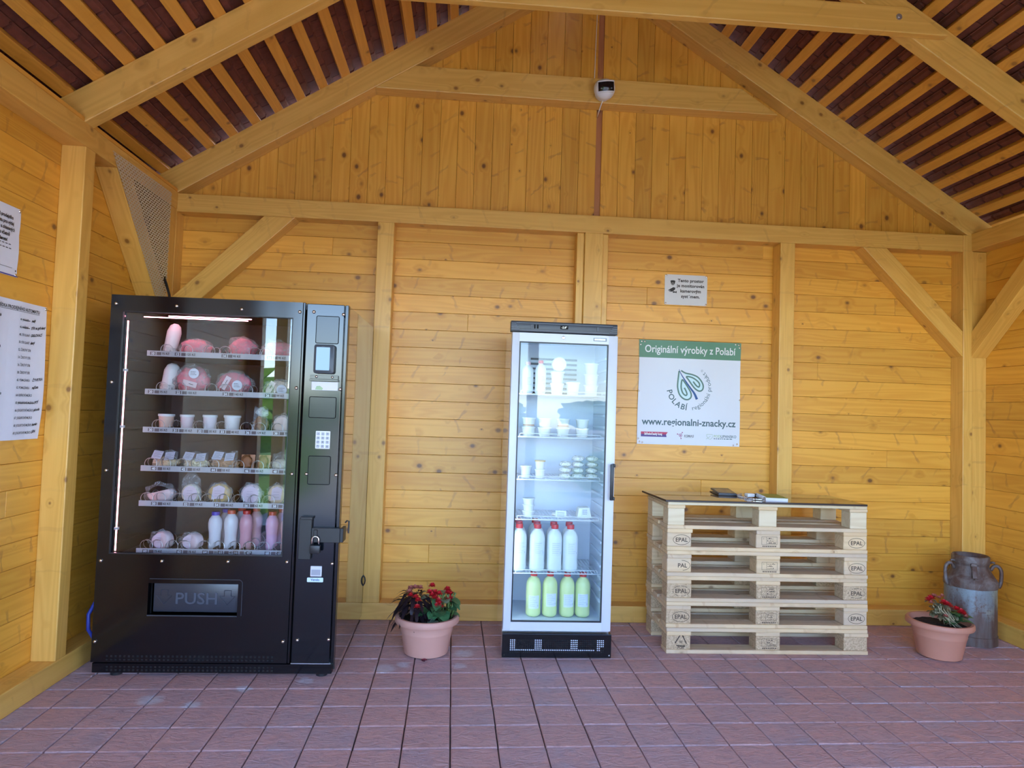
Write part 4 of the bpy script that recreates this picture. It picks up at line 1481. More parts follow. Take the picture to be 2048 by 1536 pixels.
# padlock hanging on the hasp
t = thing('padlock', 'small padlock with a bright steel shackle hanging on the vending machine hasp', 'padlock', (-0.702, -1.068, 0.61))
b = MB()
b.box(-0.727, -0.677, -1.080, -1.058, 0.612, 0.652, 0.004, 2)
b.build('lock_body', BPLAST, t, smooth=30)
b = MB()
pts = [(-0.718, -1.069, 0.648), (-0.718, -1.069, 0.675)] + [(-0.702 - 0.016 * math.cos(a * PI / 8), -1.069, 0.678 + 0.016 * math.sin(a * PI / 8)) for a in range(9)] + [(-0.686, -1.069, 0.675), (-0.686, -1.069, 0.648)]
b.tube(pts, 0.0042, 10)
b.build('shackle', ZINC, t, smooth=True)
# ================================================================ glass door fridge
F0_, F1_, FF, FB, FT = 0.247, 0.841, -0.75, -0.2, 1.835
fr = thing('refrigerator', 'tall white glass door fridge with a black top panel and black grille at its foot', 'fridge', (0.545, -0.48, 0))
b = MB()
b.box(F0_, F0_ + 0.035, -0.698, FB, 0.03, 1.83, 0.003, 2)
b.box(F1_ - 0.035, F1_, -0.698, FB, 0.03, 1.83, 0.003, 2)
b.box(F0_ + 0.035, F1_ - 0.035, FB - 0.03, FB, 0.03, 1.83)
b.box(F0_ + 0.035, F1_ - 0.035, -0.698, FB - 0.03, 1.775, 1.83)
b.box(F0_ + 0.035, F1_ - 0.035, -0.698, FB - 0.03, 0.03, 0.17)
b.build('cabinet', WHITES, fr)
b = MB()
IX0, IX1, IY1, IZ0, IZ1 = F0_ + 0.037, F1_ - 0.037, -0.265, 0.178, 1.755
b.box(IX0 - 0.001, IX0, -0.698, IY1, IZ0, IZ1)
b.box(IX1, IX1 + 0.001, -0.698, IY1, IZ0, IZ1)
b.box(IX0, IX1, IY1, IY1 + 0.004, IZ0, IZ1)
b.box(IX0, IX1, -0.698, IY1, IZ0 - 0.004, IZ0)
b.box(IX0, IX1, -0.698, IY1, IZ1, IZ1 + 0.004)
# moulded shelf rails on both sides
for k in range(22):
    z = 0.27 + k * 0.0655
    for (xa, xb) in ((IX0, IX0 + 0.012), (IX1 - 0.012, IX1)):
        b.box(xa, xb, -0.64, -0.33, z, z + 0.016, 0.004, 2)
lin = b.build('lining', LINER, fr, smooth=30)
b = MB()
for k in range(8):
    b.box(0.40, 0.69, IY1 - 0.012, IY1 - 0.001, 1.45 + k * 0.03, 1.462 + k * 0.03)
b.build('air_grille', DGREY, fr)
b = MB()
b.box(IX0 + 0.0005, IX0 + 0.004, -0.694, -0.682, IZ0 + 0.02, IZ1 - 0.1)
lab(b.build('fill_strip', FFILL, fr), 'added glowing fill strip hidden behind the fridge door frame')  # unseen strip, added to brighten the goods in the fridge
# door
b = MB()
DX0, DX1, DZ0, DZ1 = 0.248, 0.838, 0.148, 1.772
WX0, WX1, WZ0, WZ1 = 0.290, 0.786, 0.196, 1.722
b.box(DX0, WX0, FF, -0.702, DZ0, DZ1, 0.003, 2)
b.box(WX1, DX1, FF, -0.702, DZ0, DZ1, 0.003, 2)
b.box(WX0 - 0.002, WX1 + 0.002, FF + 0.0004, -0.702, WZ1, DZ1 - 0.0005)
b.box(WX0 - 0.002, WX1 + 0.002, FF + 0.0004, -0.702, DZ0 + 0.0005, WZ0)
dr = b.build('door', WHITE, fr, smooth=30)
b = MB()
frame_rect(b, WX0 - 0.0005, WX1 + 0.0005, WZ0 - 0.0005, WZ1 + 0.0005, 0.0065, FF - 0.0008, FF + 0.012)
b.build('glass_gasket', BPLAST, dr)
b = MB()
b.box(WX0 + 0.006, WX1 - 0.006, FF + 0.004, FF + 0.007, WZ0 + 0.006, WZ1 - 0.006)
lab(b.build('glass_pane', GLASSF, dr), 'glass pane of the fridge door')
b = MB()
pts = [(0.822, FF - 0.004, 0.868), (0.822, FF - 0.03, 0.868), (0.822, FF - 0.036, 0.876), (0.822, FF - 0.036, 1.054), (0.822, FF - 0.03, 1.062), (0.822, FF - 0.004, 1.062)]
b.box(0.808, 0.826, FF - 0.042, FF - 0.026, 0.866, 1.064, 0.004, 2)
b.box(0.824, 0.836, FF - 0.034, FF + 0.01, 0.866, 0.884, 0.003, 2)
b.box(0.824, 0.836, FF - 0.034, FF + 0.01, 1.046, 1.064, 0.003, 2)
b.build('handle', BPLAST, dr, smooth=30)
b = MB()
b.lathe([(0.0095, 0.0), (0.0095, -0.003), (0.0075, -0.005), (0.004, -0.0055), (0, -0.0055)], (0.531, FF, 1.751), 20, 'y')
b.slot = 1
b.box(0.5303, 0.5317, FF - 0.0062, FF - 0.005, 1.7475, 1.7545)
b.build('door_lock', [ZINC, INK], dr, smooth=30, recalc=True)
b = MB()
b.prism(rrect(0.701, 0.775, 1.739, 1.757, 0.002), 'y', FF - 0.002, FF, 0.0005)
bd = b.build('maker_badge', plain('badge_grey', (0.12, 0.13, 0.15), 0.3, 0.4), dr)
b = MB()
r = random.Random(3)
for k in range(10):
    x = 0.706 + k * 0.0062
    b.box(x, x + 0.004, FF - 0.0026, FF - 0.002, 1.743, 1.753)
b.build('badge_lettering', plain('badge_silver', (0.6, 0.62, 0.65), 0.3, 0.5), bd)
# top panel
b = MB()
b.box(0.238, 0.834, FF - 0.004, -0.69, 1.776, FT, 0.004, 2)
tp = b.build('top_panel', plain('panel_dark_blue_grey', (0.035, 0.04, 0.055), 0.35), fr, smooth=30)
b = MB()
for (xa, xb) in ((0.24, 0.285), (0.79, 0.832)):
    for k in range(4):
        z = 1.785 + k * 0.011
        b.box(xa + (0.006 * k if xa > 0.5 else 0), xb - (0.0 if xa > 0.5 else 0.006 * k), FF - 0.007, FF - 0.004, z, z + 0.005, 0.001)
b.box(0.286, 0.788, FF - 0.0065, FF - 0.004, 1.783, 1.786)
b.box(0.268, 0.806, FF - 0.0065, FF - 0.004, 1.823, 1.826)
b.build('panel_ribs', plain('panel_rib_grey', (0.10, 0.115, 0.15), 0.3), tp)
b = MB()
b.prism(rrect(0.512, 0.556, 1.797, 1.817, 0.002), 'y', FF - 0.006, FF - 0.004)
dp = b.build('display', GAP, tp)
b = MB()
b.text('-2.8°', 0.016, front(FF - 0.0064, 0.534, 1.8125), bold=0.0004)
b.build('display_digits', DIGIT, dp)
for (x, w, m_) in ((0.352, 0.012, DGREY), (0.370, 0.008, GAP), (0.386, 0.009, GAP), (0.722, 0.013, DGREY)):
    b = MB()
    b.prism(rrect(x - w / 2, x + w / 2, 1.795, 1.817, 0.002), 'y', FF - 0.0065, FF - 0.004, 0.0006)
    b.build('switch', m_, tp)
# kick grille
b = MB()
b.box(0.247, 0.845, FF - 0.001, -0.71, 0.006, 0.132, 0.002, 2)
kg = b.build('kick_grille', BLACK, fr)
bd_, bl_ = MB(), MB()
for i in range(50):
    for j in range(7):
        x, z = 0.293 + i * 0.01035, 0.036 + j * 0.0105
        lit = (i < 3 or 12 < i < 17 or 31 < i < 36 or 45 < i < 48 or (i >= 48 and j > 2)) and j > 0
        if j == 1 and i < 45:
            lit = True
        (bl_ if lit else bd_).disc((x, z), 0.0036, front(FF - 0.0016), 8)
bd_.build('perforation', GAP, kg)
lab(bl_.build('perforation', plain('perforation_lit', (0.6, 0.64, 0.74), 0.4), kg), 'row of pale holes in the kick grille')
for x in (0.258, 0.834):
    b = MB()
    b.lathe([(0.005, 0), (0.004, -0.002), (0, -0.002)], (x, FF - 0.001, 0.02), 10, 'y')
    b.build('screw', ZINC if x > 0.5 else GAP, kg, recalc=True)
b = MB()
for x in (0.29, 0.80):
    b.lathe([(0, 0), (0.02, 0), (0.02, 0.03), (0, 0.03)], (x, -0.66, 0.001), 14)
    b.lathe([(0, 0), (0.02, 0), (0.02, 0.03), (0, 0.03)], (x, -0.25, 0.001), 14)
b.build('foot', BPLAST, fr)
# wire shelves
FSH = [1.437, 1.196, 0.957, 0.735, 0.437]
WIREM = plain('white_wire', (0.78, 0.82, 0.88), 0.35)
for z in FSH:
    b = MB()
    for k in range(26):
        x = IX0 + 0.016 + k * (IX1 - IX0 - 0.032) / 25
        b.tube([(x, -0.655, z), (x, -0.29, z)], 0.0014, 5)
    for y in (-0.655, -0.47, -0.29):
        b.tube([(IX0 + 0.012, y, z - 0.003), (IX1 - 0.012, y, z - 0.003)], 0.0028, 6)
    sh = b.build('wire_shelf', WIREM, fr, smooth=True)
    b = MB()
    y = -0.66
    xa, xb = IX0 + 0.03, IX1 - 0.03
    b.tube([(xa, y, z), (xa, y, z + 0.014), (xa + 0.004, y, z + 0.018), (xb - 0.004, y, z + 0.018), (xb, y, z + 0.014), (xb, y, z)], 0.0022, 6)
    b.tube([((xa + xb) / 2, y, z), ((xa + xb) / 2, y, z + 0.018)], 0.0018, 6)
    b.tube([(IX0 + 0.012, y, z - 0.001), (IX1 - 0.012, y, z - 0.001)], 0.003, 6)
    b.build('shelf_rail', WIREM, sh, smooth=True)

# goods in the fridge
MILK = plain('milk_white', (0.80, 0.83, 0.80), 0.3, var=0.02)
WHEY = plain('whey_yellow', (0.74, 0.82, 0.38), 0.3, var=0.03)
PETW = plain('bottle_neck_white', (0.84, 0.86, 0.88), 0.35)
LABELW = plain('bottle_label', (0.78, 0.8, 0.86), 0.5, var=0.02)
def milk_bottle(cx, cy, z, r, h, label, body, grp, capm=RED, lz=0.5, la=0.0, key=None):
    t = thing('milk_bottle', label, 'bottle', (cx, cy, z), grp)
    m = MB()
    m.lathe([(0, 0.004), (r * 0.7, 0.0), (r * 0.94, 0.008), (r, 0.02), (r * 0.97, h * 0.3), (r, h * 0.45), (r, h * 0.68), (r * 0.95, h * 0.76), (r * 0.72, h * 0.845), (r * 0.42, h * 0.885), (r * 0.38, h * 0.9), (r * 0.38, h * 0.925)], (cx, cy, z), 32)
    m.build('bottle_body', body, t, smooth=True)
    m = MB()
    m.lathe([(r * 0.40, h * 0.905), (r * 0.47, h * 0.91), (r * 0.47, h * 0.99), (r * 0.44, h), (0, h)], (cx, cy, z), 24)
    m.build('cap', capm, t, smooth=40)
    m = MB()
    a0 = -PI / 2 - 0.72 + la
    m.lathe([(r * 1.012, h * (lz - 0.17)), (r * 1.012, h * (lz + 0.12))], (cx, cy, z), 10, a0=a0, a1=a0 + 1.44)
    m.slot = 1
    rr = random.Random(int(cx * 1000))
    for q in range(6):
        zz = h * (lz + 0.085 - 0.04 * q)
        e = rr.uniform(0.7, 1.3)
        m.lathe([(r * 1.018, zz), (r * 1.018, zz + 0.0022)], (cx, cy, z), 6, a0=a0 + 0.12, a1=a0 + e)
    m.lathe([(r * 1.018, h * (lz - 0.13)), (r * 1.018, h * (lz - 0.085))], (cx, cy, z), 2, a0=a0 + 1.22, a1=a0 + 1.32)
    m.build('paper_label', [LABELW, plain('label_print_grey', (0.52, 0.54, 0.62), 0.6)], t, smooth=True)
    return t
zs = FSH[4] + 0.002
cols = [(0.3335, 3), (0.4375, 3), (0.536, 2), (0.6265, 2)]
names = ['leftmost column', 'second column from the left', 'third column from the left', 'rightmost column']
rown = ['front', 'second', 'third']
for (cx, n), nm in zip(cols, names):
    for q in range(n):
        milk_bottle(cx + (0.006 if q else 0), -0.605 + q * 0.094, zs, 0.0435, 0.262, 'white milk bottle, %s row, %s on the lower wire shelf' % (rown[q], nm), MILK, 'white milk bottles on the lower wire shelf', lz=0.52, la=0.1 + 0.12 * (q == 0))
for cx, lz, la, nm in ((0.428, 0.37, 0.0, 'leftmost'), (0.522, 0.42, 0.15, 'second from the left'), (0.621, 0.41, 0.15, 'third from the left'), (0.7115, 0.42, -0.1, 'rightmost')):
    milk_bottle(cx, -0.575, IZ0 + 0.001, 0.0425, 0.247, 'yellowish whey bottle with a red cap on the fridge floor, %s' % nm, WHEY, 'yellow bottles on the fridge floor', lz=lz, la=la)
zs = FSH[0] + 0.002
milk_bottle(0.356, -0.57, zs, 0.034, 0.185, 'small milk bottle at the left end of the top fridge shelf', MILK, 'bottles on the top fridge shelf', capm=plain('pale_cap', (0.8, 0.55, 0.58), 0.4), lz=0.4)
milk_bottle(0.431, -0.57, zs, 0.032, 0.195, 'small bottle with a red cap, second on the top fridge shelf', PETW, 'bottles on the top fridge shelf', lz=0.42)
def tubcup(cx, z, r, h, label, grp, body=None, lidc=None, y=-0.58, fill=None):
    t = cup(cx - r, cx + r, z, z + h, label, body or CUPW, fill, lidc or PETW, y - r, 'food_tub', grp, 'tub')
    return t
G1 = 'tubs on the top fridge shelf'
tubcup(0.527, zs, 0.041, 0.066, 'white tub at the bottom of the stack below the round lid, top fridge shelf', G1)
tubcup(0.527, zs + 0.0665, 0.041, 0.066, 'white tub on top of another one, middle of the top fridge shelf', G1)
t = thing('food_tub', 'round white tub standing on its edge on the stack of the top fridge shelf', 'tub', (0.534, -0.58, zs + 0.133), G1)
m = MB()
m.lathe([(0, -0.02), (0.038, -0.018), (0.042, -0.014), (0.042, 0.012), (0, 0.014)], (0.534, -0.585, zs + 0.133 + 0.042), 32, 'y')
m.build('tub', CUPW, t, smooth=40, recalc=True)
m = MB()
m.disc((0.534, zs + 0.175), 0.03, front(-0.6055), 24, 0.026)
m.build('lid_ring', LABELW, t)
tubcup(0.619, zs, 0.042, 0.075, 'single low white tub on the top fridge shelf, right of the middle', G1)
tubcup(0.7255, zs, 0.044, 0.062, 'white tub at the bottom of the right hand stack, top fridge shelf', G1)
tubcup(0.7255, zs + 0.0625, 0.044, 0.062, 'white tub in the middle of the right hand stack, top fridge shelf', G1)
tubcup(0.7255, zs + 0.125, 0.044, 0.062, 'white tub on top of the right hand stack, top fridge shelf', G1)
zs = FSH[1] + 0.002
for cx, nm in ((0.37, 'leftmost'), (0.462, 'second from left'), (0.569, 'third from left'), (0.681, 'rightmost')):
    for q in (0, 1):
        tubcup(cx, zs + q * 0.0525, 0.041, 0.052, 'white tub, %s of the pairs on the second fridge shelf, %s one' % (nm, 'upper' if q else 'lower'), 'stacked tubs on the second fridge shelf', plain('tub_cream', (0.78, 0.78, 0.72), 0.4), fill=CARAMEL if cx in (0.37, 0.569) and q else None)
zs = FSH[2] + 0.002
G3 = 'tubs and cheeses on the third fridge shelf'
tubcup(0.361, zs, 0.034, 0.07, 'single white tub at the left end of the third fridge shelf', G3, fill=plain('green_base', (0.5, 0.55, 0.2), 0.4))
tubcup(0.443, zs, 0.031, 0.05, 'lower tub of the pair behind the pole reflection on the third fridge shelf', G3)
tubcup(0.443, zs + 0.0505, 0.031, 0.05, 'upper tub with an orange rim of the pair on the third fridge shelf', G3, lidc=plain('tub_lid_orange', (0.75, 0.5, 0.2), 0.4))
BALL = plain('fresh_cheese_ball', (0.82, 0.82, 0.74), 0.4, var=0.08)
for ci, (cx, nm) in enumerate(((0.59, 'left'), (0.662, 'middle'), (0.742, 'right'))):
    for q in range(4 if ci else 3):
        t = thing('cheese_pack', 'white wrapped cheese ball, %s column of the third fridge shelf, %s' % (nm, ('bottom', 'second from the bottom', 'third from the bottom', 'topmost')[q]), 'cheese', (cx, -0.58, zs + q * 0.0335), 'wrapped cheese balls on the third fridge shelf')
        m = MB()
        m.ball((cx, -0.58, zs + q * 0.0335 + 0.0165), 0.034, 3, (1, 0.95, 0.48), 0.15, 2.0, ci * 5 + q)
        m.build('cheese', BALL, t, smooth=True)
        m = MB()
        m.ball((cx, -0.58, zs + q * 0.0335 + 0.0165), 0.036, 3, (1.02, 0.97, 0.46), 0.3, 3.0, ci * 7 + q)
        m.build('wrapper', FILM, t, smooth=True)
zs = FSH[3] + 0.002
for q in range(3):
    tubcup(0.384, zs + q * 0.0355, 0.037, 0.035, 'flat clear lidded tub, %s of the stack of three on the fourth fridge shelf' % ('bottom', 'middle', 'top')[q], 'stack of three tubs on the fourth fridge shelf')
t = thing('cheese_pack', 'small packet with a tilted pale label in the middle of the fourth fridge shelf', 'cheese', (0.565, -0.57, zs))
m = MB()
m.ball((0.565, -0.56, zs + 0.014), 0.045, 3, (1, 0.8, 0.32), 0.2, 3.0, 3)
m.build('cheese', BALL, t, smooth=True)
m = MB()
R = lambda u, v: Vector((0.568 + u + 0.06 * v, -0.607 + 0.25 * v, zs + 0.022 + v))
m.flat([(-0.03, -0.018), (0.032, -0.018), (0.03, 0.018), (-0.032, 0.02)], R)
m.slot = 1
for q in range(4):
    m.flat([(-0.022, 0.01 - q * 0.007), (0.02, 0.009 - q * 0.007), (0.02, 0.0105 - q * 0.007), (-0.022, 0.0115 - q * 0.007)], lambda u, v: R(u, v) + Vector((0, -0.0006, 0)))
m.build('label_card', [LABELW, INKG], t)
t = thing('cheese_wedge', 'wedge shaped cheese packet with a pale label at the right of the fourth fridge shelf', 'cheese', (0.705, -0.57, zs))
m = MB()
m.prism([(0.662, zs), (0.748, zs), (0.735, zs + 0.062), (0.672, zs + 0.058)], 'y', -0.60, -0.53, 0.006, 2)
m.build('cheese', BALL, t, smooth=40)
m = MB()
m.flat([(0.684, zs + 0.012), (0.742, zs + 0.01), (0.733, zs + 0.058), (0.685, zs + 0.056)], front(-0.6012))
m.slot = 1
lying_lines(m, 0.688, 0.733, zs + 0.02, zs + 0.052, -0.6016, 5, 0.0022, 5)
m.build('label_card', [LABELW, INKG], t)

# ================================================================ stack of pallets
PX0, PX1, PF, PB = 1.176, 2.362, -0.66, -0.235
BR = plain('branded_ink', (0.075, 0.05, 0.035), 0.8, var=0.2)
NAILM = plain('pallet_nail', (0.08, 0.06, 0.05), 0.6, 0.5)
def grainbox(m, x0, x1, y0, y1, z0, z1, bev=0.003):
    m.box(x0, x1, y0, y1, z0, z1, bev, 1)
def stamp(kind, cx, cz, yf, seed):
    m = MB()
    f = front(yf - 0.0006)
    if kind.startswith('E'):
        rr = random.Random(seed)
        n = 40
        segs = [k for k in range(n) if not (('g' in kind) and rr.random() < 0.35)]
        if 'w' in kind:
            segs = [k for k in segs if k < 10 or k > 30]
        for k in segs:
            a, c = 2 * PI * k / n, 2 * PI * (k + 1) / n
            A = lambda t, q: (cx + 0.050 * q * math.cos(t), cz + 0.029 * (1 - (1 - q) * 1.7) * math.sin(t))
            m.flat([A(a, 1), A(c, 1), A(c, 0.95), A(a, 0.95)], f)
        txt = {'E': 'EPAL', 'Ew': ' PAL', 'Eg': 'EPAL'}[kind[:2] if kind[:2] in ('Ew', 'Eg') else 'E']
        m.text(txt, 0.033, lambda x, y: f(cx + x, cz + 0.0115 + y), bold=0.0005)
    elif kind == 'R':
        for k in range(3):
            a0 = PI / 2 + k * 2 * PI / 3
            p = [(cx + 0.034 * math.cos(a0 + d) * q, cz + 0.006 + 0.034 * math.sin(a0 + d) * q) for d, q in ((0.18, 1.0), (1.75, 0.95))]
            m.stroke(p, 0.006, f)
            e = p[1]
            m.disc(e, 0.0065, f, 3)
        m.text('50', 0.018, lambda x, y: f(cx + x, cz + 0.011 + y), bold=0.0004)
        m.text('FOR', 0.02, lambda x, y: f(cx + x, cz - 0.02 + y), bold=0.0004)
    else:
        w, h = 0.092, 0.045
        for (x0, x1, z0, z1) in ((-w / 2, w / 2, h / 2 - 0.0015, h / 2), (-w / 2, w / 2, -h / 2, -h / 2 + 0.0015), (-w / 2, -w / 2 + 0.0015, -h / 2, h / 2), (w / 2 - 0.0015, w / 2, -h / 2, h / 2), (-w / 5, -w / 5 + 0.0015, -h / 2, h / 2)):
            m.flat([(cx + x0, cz + z0), (cx + x1, cz + z0), (cx + x1, cz + z1), (cx + x0, cz + z1)], f)
        m.text('I', 0.013, lambda x, y: f(cx - 0.034 + x, cz + 0.016 + y))
        rr = random.Random(seed)
        for q in range(3):
            l = 0.03 + 0.02 * rr.random()
            x = cx - 0.012
            while x < cx - 0.012 + l:
                d = rr.uniform(0.003, 0.007)
                zz = cz + 0.013 - q * 0.013
                m.flat([(x, zz - 0.004), (x + d, zz - 0.004), (x + d, zz + 0.0035), (x, zz + 0.0035)], f) if rr.random() < 0.5 else m.flat([(x, zz - 0.004), (x + d, zz - 0.004), (x + d, zz - 0.001), (x, zz - 0.001)], f)
                x += d + 0.003
        for q in range(8):
            x = cx - 0.04 + q * 0.0105
            m.flat([(x, cz - 0.035), (x + 0.007, cz - 0.035), (x + 0.007, cz - 0.0285), (x, cz - 0.0285)], f)
    return m
pal_l = ['bottom pallet of the stack, standing on the paving', 'second pallet from the bottom of the stack', 'third pallet from the bottom of the stack', 'fourth pallet from the bottom of the stack', 'fifth pallet from the bottom of the stack']
marks = [('R', 'T', None), ('E', 'T', 'E'), ('Eg', 'T', 'Eg'), ('Ew', 'T', 'E'), ('E', 'T', 'E')]
offs = [(0.004, 0.0), (0.0, 0.002), (0.0, 0.003), (-0.001, 0.001), (-0.004, 0.002)]
chipb = [(1, 1, 1), (1, 1, 0), (1, 1, 1), (0, 0, 0), (0, 0, 0)]
def place_part(m, name, mat, root):
    return m.build(name, mat, root)
for k in range(5):
    z = k * 0.144
    ox, oy = offs[k]
    root = thing('euro_pallet', 'weathered half depth pallet, ' + pal_l[k], 'pallet', ((PX0 + PX1) / 2, (PF + PB) / 2, z), 'wooden pallets stacked as a counter')
    x0, x1, y0, y1 = PX0 + ox, PX1 + ox, PF + oy, PB + oy
    rr = random.Random(k + 40)
    for (ya, yb) in ((y0, y0 + 0.1), (y1 - 0.12, y1)):
        m = MB()
        grainbox(m, x0, x1, ya, yb, z, z + 0.022)
        place_part(m, 'bottom_board', PALW, root)
    xs = ((x0, x0 + 0.145), ((x0 + x1) / 2 - 0.0725, (x0 + x1) / 2 + 0.0725), (x1 - 0.145, x1))
    for bi, (xa, xb) in enumerate(xs):
        for fi, (ya, yb) in enumerate(((y0 + 0.003, y0 + 0.1), (y1 - 0.12, y1))):
            m = MB()
            grainbox(m, xa + rr.uniform(0, 0.004), xb - rr.uniform(0, 0.006), ya, yb, z + 0.022, z + 0.1, 0.004)
            bl = place_part(m, 'block', CHIP if chipb[k][bi] else PALW, root)
            if fi == 0 and marks[k][bi]:
                mk = marks[k][bi]
                m = stamp(mk, (xa + xb) / 2 + (0.012 if bi == 0 else 0.006), z + 0.061 + (0.004 if mk == 'T' else 0), ya, k * 3 + bi)
                place_part(m, 'burnt_stamp', BR, bl)
        m = MB()
        grainbox(m, xa + rr.uniform(0, 0.003), xb - rr.uniform(-0.004, 0.004), y0 + 0.002, y1, z + 0.1, z + 0.122)
        place_part(m, 'stringer_board', PALW, root)
    for (ya, yb) in ((y0, y0 + 0.145), (y0 + 0.168, y0 + 0.265), (y1 - 0.143, y1)):
        m = MB()
        grainbox(m, x0 + rr.uniform(-0.004, 0.003), x1 + rr.uniform(-0.005, 0.004), ya, yb, z + 0.122, z + 0.1435)
        place_part(m, 'deck_board', PALW, root)
    m = MB()
    for xa in (x0 + 0.05, x0 + 0.1, (x0 + x1) / 2 - 0.03, (x0 + x1) / 2 + 0.04, x1 - 0.1, x1 - 0.05):
        for ya in (y0 + 0.03, y0 + 0.07):
            m.lathe([(0.004, 0.0006), (0, 0.0006)], (xa, ya, z + 0.0222), 8)
    place_part(m, 'nails', NAILM, root)
z = 0.7195
root = thing('euro_pallet', 'lighter topmost pallet with narrow clean blocks, carrying the brown board', 'pallet', ((PX0 + PX1) / 2, (PF + PB) / 2, z), 'wooden pallets stacked as a counter')
x0, x1, y0, y1 = PX0 - 0.003, PX1 - 0.01, PF, PB
PALL = wood('pallet_clean_pine', (0.80, 0.68, 0.47), (0.64, 0.48, 0.28), (0.25, 0.12, 0.06), rough=0.7, tint=0.2, kn=0.5)
for (xa, xb) in ((x0 + 0.002, x0 + 0.098), ((x0 + x1) / 2 - 0.055, (x0 + x1) / 2 + 0.05), (x1 - 0.10, x1)):
    for (ya, yb) in ((y0 + 0.004, y0 + 0.1), (y1 - 0.1, y1)):
        m = MB()
        grainbox(m, xa, xb, ya, yb, z, z + 0.094, 0.003)
        m.build('block', PALL, root)
    m = MB()
    grainbox(m, xa - 0.004, xb + 0.004, y0 + 0.002, y1, z + 0.0945, z + 0.1135)
    m.build('stringer_board', PALW, root)
for q in range(4):
    ya = y0 + q * 0.1075
    m = MB()
    grainbox(m, x0, x1, ya, ya + 0.0985, z + 0.114, z + 0.1335)
    m.build('deck_board', PALL, root)
# brown board on top
BOARD = plain('brown_laminate', (0.12, 0.062, 0.028), 0.05, var=0.15, spec=0.9, coat=0.3)
EDGE = plain('dark_board_edge', (0.03, 0.02, 0.022), 0.4)
t = thing('counter_board', 'glossy dark brown board lying on the pallet stack as a counter top', 'counter top', (1.75, -0.46, 0.8535))
b = MB()
b.prism([(1.150, -0.685), (2.338, -0.685), (2.338, -0.25), (1.130, -0.25)], 'z', 0.8535, 0.864, 0.0015)
b.build('panel', EDGE, t)
b = MB()
b.poly([(1.153, -0.683, 0.8644), (2.336, -0.683, 0.8644), (2.336, -0.252, 0.8644), (1.133, -0.252, 0.8644)])
b.build('laminate_face', BOARD, t)
TZ = 0.8648
# phone in a folding case
t = thing('phone', 'black phone in a slightly raised folding case on the counter board', 'phone', (1.625, -0.33, TZ))
b = MB()
tf = Matrix.Translation(Vector((1.625, -0.33, TZ + 0.004))) @ Matrix.Rotation(-0.1, 4, 'Z')
b.box(-0.06, 0.06, -0.10, 0.10, -0.004, 0.002, 0.002, 2, mat=tf)
b.build('case_back', BPLAST, t, smooth=30)
b = MB()
tf2 = tf @ Matrix.Translation(Vector((0, 0, 0.005))) @ Matrix.Rotation(0.07, 4, 'X')
b.box(-0.056, 0.056, -0.094, 0.094, 0.0, 0.011, 0.003, 2, mat=tf2)
ph = b.build('handset', DGREY, t, smooth=30)
b = MB()
b.box(-0.05, 0.05, -0.07, 0.07, 0.0112, 0.0118, mat=tf2)
b.build('screen', plain('phone_screen', (0.05, 0.06, 0.08), 0.08), ph)
# notebook with a spiral
t = thing('notebook', 'small ring bound notebook with a green cover on the counter board', 'notebook', (1.815, -0.53, TZ))
tf = Matrix.Translation(Vector((1.835, -0.54, TZ))) @ Matrix.Rotation(-0.16, 4, 'Z')
b = MB()
b.box(-0.062, 0.062, -0.10, 0.10, 0.0, 0.018, mat=tf)
b.build('pages', PAPER, t)
b = MB()
b.box(-0.064, 0.064, -0.102, 0.102, 0.0182, 0.0195, mat=tf)
b.build('cover', plain('notebook_green', (0.22, 0.33, 0.06), 0.4), t)
b = MB()
for k in range(14):
    y = -0.09 + k * 0.0135
    pts = [tf @ Vector((-0.066 + 0.012 * math.cos(a * PI / 5), y, 0.011 + 0.012 * math.sin(a * PI / 5))) for a in range(11)]
    b.tube(pts, 0.0011, 5)
b.build('spiral_binding', STEEL, t, smooth=True)
# keys on a chain
t = thing('key_ring', 'bunch of keys on a metal chain lying left of the notebook', 'keys', (1.71, -0.46, TZ))
b = MB()
rr = random.Random(5)
for k in range(26):
    u = k / 25
    p = Vector((1.735 - 0.07 * math.sin(u * PI) + 0.0 * u, -0.34 - 0.27 * u, TZ + 0.004))
    q = tf = Matrix.Translation(p) @ Matrix.Rotation(u * 2.6 + 1.2, 4, 'Z') @ Matrix.Rotation((k % 2) * 1.1, 4, 'X')
    pts = [q @ Vector((0.0075 * math.cos(a * PI / 5), 0.0042 * math.sin(a * PI / 5), 0)) for a in range(11)]
    b.tube(pts, 0.0014, 5)
b.build('chain', STEEL, t, smooth=True)
for k, (x, y, a) in enumerate(((1.745, -0.585, 0.2), (1.70, -0.60, -0.5))):
    b = MB()
    tf = Matrix.Translation(Vector((x, y, TZ + 0.003 + 0.003 * k))) @ Matrix.Rotation(a, 4, 'Z')
    b.lathe([(0.004, -0.001), (0.011, -0.001), (0.011, 0.001), (0.004, 0.001)], (0, 0, 0), 16, tf=tf.to_3x3())
    for v in b.bm.verts:
        v.co += tf.translation
    b.box(0.009, 0.045, -0.003, 0.003, -0.001, 0.001, mat=tf)
    b.build('key', ZINC, t, recalc=True)
b = MB()
tf = Matrix.Translation(Vector((1.735, -0.47, TZ + 0.012))) @ Matrix.Rotation(0.15, 4, 'Z')
b.box(-0.03, 0.02, -0.02, 0.02, -0.01, 0.012, 0.006, 2, mat=tf)
b.build('key_tag', WPLAST, t, smooth=30)
b = MB()
b.box(0.0205, 0.045, -0.018, 0.018, -0.01, 0.01, 0.004, 2, mat=tf)
b.build('key_fob', BPLAST, t, smooth=30)
